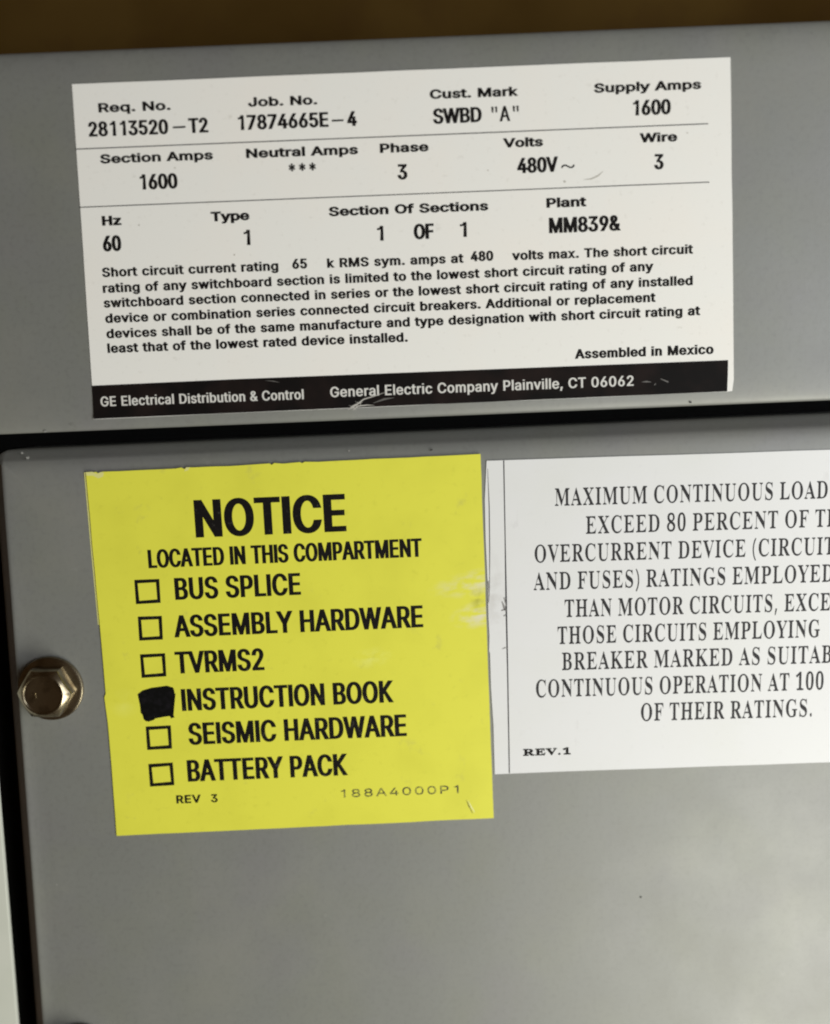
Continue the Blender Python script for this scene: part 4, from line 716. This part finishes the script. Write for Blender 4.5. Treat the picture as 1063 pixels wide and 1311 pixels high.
for pl, w in [([(643, 770), (646, 778), (648, 783)], [1, 3, 1]), ([(642, 782), (647, 780)], [1, 2.4]), ([(645, 789), (648, 787)], [1.4, 1.2]), ([(643, 831), (648, 829)], [0.5, 1.6]),
              ([(625.5, 744), (626.5, 760), (625.9, 772)], [1.2, 1.6, 0.6]), ([(645.5, 765), (648.5, 776)], [1.4, 0.8])]:
    stroke(white, pl, w, M_scuffg, -0.2 * MM, 'scuff_mark')
def TW(s, ax, ay, b_x, b_y, **k):
    return text(white, s, (ax, ay), (b_x, b_y), 22.4, m=M_inkg, font='serif', bx=0.13, by=0.065, track=0.05, **k)
TW('MAXIMUM CONTINUOUS LOAD', 711, 647.8, 989.7, 640, fit='MAXIMUM CONTINUOUS')
TW('EXCEED 80 PERCENT OF THE', 750.6, 683.6, 1035.3, 675.2, fit='EXCEED 80 PERCENT OF')
TW('OVERCURRENT DEVICE (CIRCUIT', 685, 720.4, 954.8, 713, fit='OVERCURRENT DEVICE')
TW('AND FUSES) RATINGS EMPLOYED', 683.7, 755.8, 928.8, 748.8, fit='AND FUSES) RATINGS')
TW('THAN MOTOR CIRCUITS, EXCEPT', 723.4, 790.3, 989, 783.5, fit='THAN MOTOR CIRCUITS')
TW('THOSE CIRCUITS EMPLOYING', 714.4, 824.9, 1049.8, 815.8)
TW('BREAKER MARKED AS SUITABLE', 720, 858.2, 973, 851.2, fit='BREAKER MARKED AS')
TW('CONTINUOUS OPERATION AT 100', 686.7, 893.2, 1010.6, 884.2, fit='CONTINUOUS OPERATION AT')
TW('OF THEIR RATINGS.', 821, 923.3, 1039.6, 917.4)
text(white, 'REV.1', (670, 968), (731, 966), 8.8, m=M_ink, font='serif', bx=0.42, by=0.16, track=0.10)

# ================================================================ hex flange bolts
def lathe_rings(name, rings, m, parent, n=72, cap_top=True):
    V, F = [], []
    for fn in rings:
        for i in range(n):
            a = 2 * math.pi * i / n
            r, h = fn(a)
            V.append((r * math.cos(a), -h, r * math.sin(a)))
    for k in range(len(rings) - 1):
        for i in range(n):
            j = (i + 1) % n
            F.append((k * n + i, k * n + j, (k + 1) * n + j, (k + 1) * n + i))
    if cap_top:
        F.append(tuple((len(rings) - 1) * n + i for i in range(n)))
    o = mesh(name, V, F, m, parent, smooth=True)
    o.data.set_sharp_from_angle(angle=R(32))
    return o
def make_bolt(cx, cy, rot, label):
    o = bpy.data.objects.new('flange_bolt', None); COL.objects.link(o)
    o.location = P(cx, cy, 0.0); o.rotation_euler = (0, rot, 0)
    tag(o, label, 'bolt', 'bolts holding the lower cover')
    q = PXM
    c = lambda r, h: (lambda a: (r * q, h * MM))
    lathe_rings('flange', [c(41, 0.0), c(42.5, 0.25), c(42.4, 0.75), c(41.8, 0.95), c(40.6, 1.06), c(38, 1.12), c(29, 1.3)], M_zinc, o, cap_top=False)
    ap = 30.5; top = 5.6; r0 = 26.0
    hx = lambda a: ap / math.cos((a % (math.pi / 3)) - math.pi / 6)
    hz = lambda a: top - 0.18 * (hx(a) - r0) * 0.62
    lathe_rings('hex_head', [lambda a: (hx(a) * q, 1.2 * MM), lambda a: ((hx(a)) * q, (hz(a) - .25) * MM), lambda a: ((hx(a) - .8) * q, (hz(a)) * MM),
                             c(r0 + .7, top - .12), c(r0, top), c(r0 - 1.2, top), c(r0 - 2.6, top - 0.28), c(16, top - 0.42), c(8, top - 0.5), c(0.3, top - 0.52)], M_zinc, o)
    for k, a in enumerate((2.75, 3.0, 3.25)):  # tiny raised dashes added for the glints on the head
        f = lambda r, t, h: (r * q * math.cos(a) - t * q * math.sin(a), -h * MM, -r * q * math.sin(a) - t * q * math.cos(a))
        h0, h1 = top - 0.6, top - 0.28
        V = [f(9, -.9, h0), f(15, -.9, h0), f(15, .9, h0), f(9, .9, h0), f(9.6, -.4, h1), f(14.4, -.4, h1), f(14.4, .4, h1), f(9.6, .4, h1)]
        mesh('glint_dash', V, [(4, 5, 6, 7), (0, 1, 5, 4), (1, 2, 6, 5), (2, 3, 7, 6), (3, 0, 4, 7)], M_zinc, o)
    return o
make_bolt(66.5, 880.5, R(3), 'brassy hex flange bolt beside the yellow notice, at the lower cover edge')
make_bolt(104, 1346.5, R(24), 'second brassy flange bolt, only its rim showing at the bottom left corner')
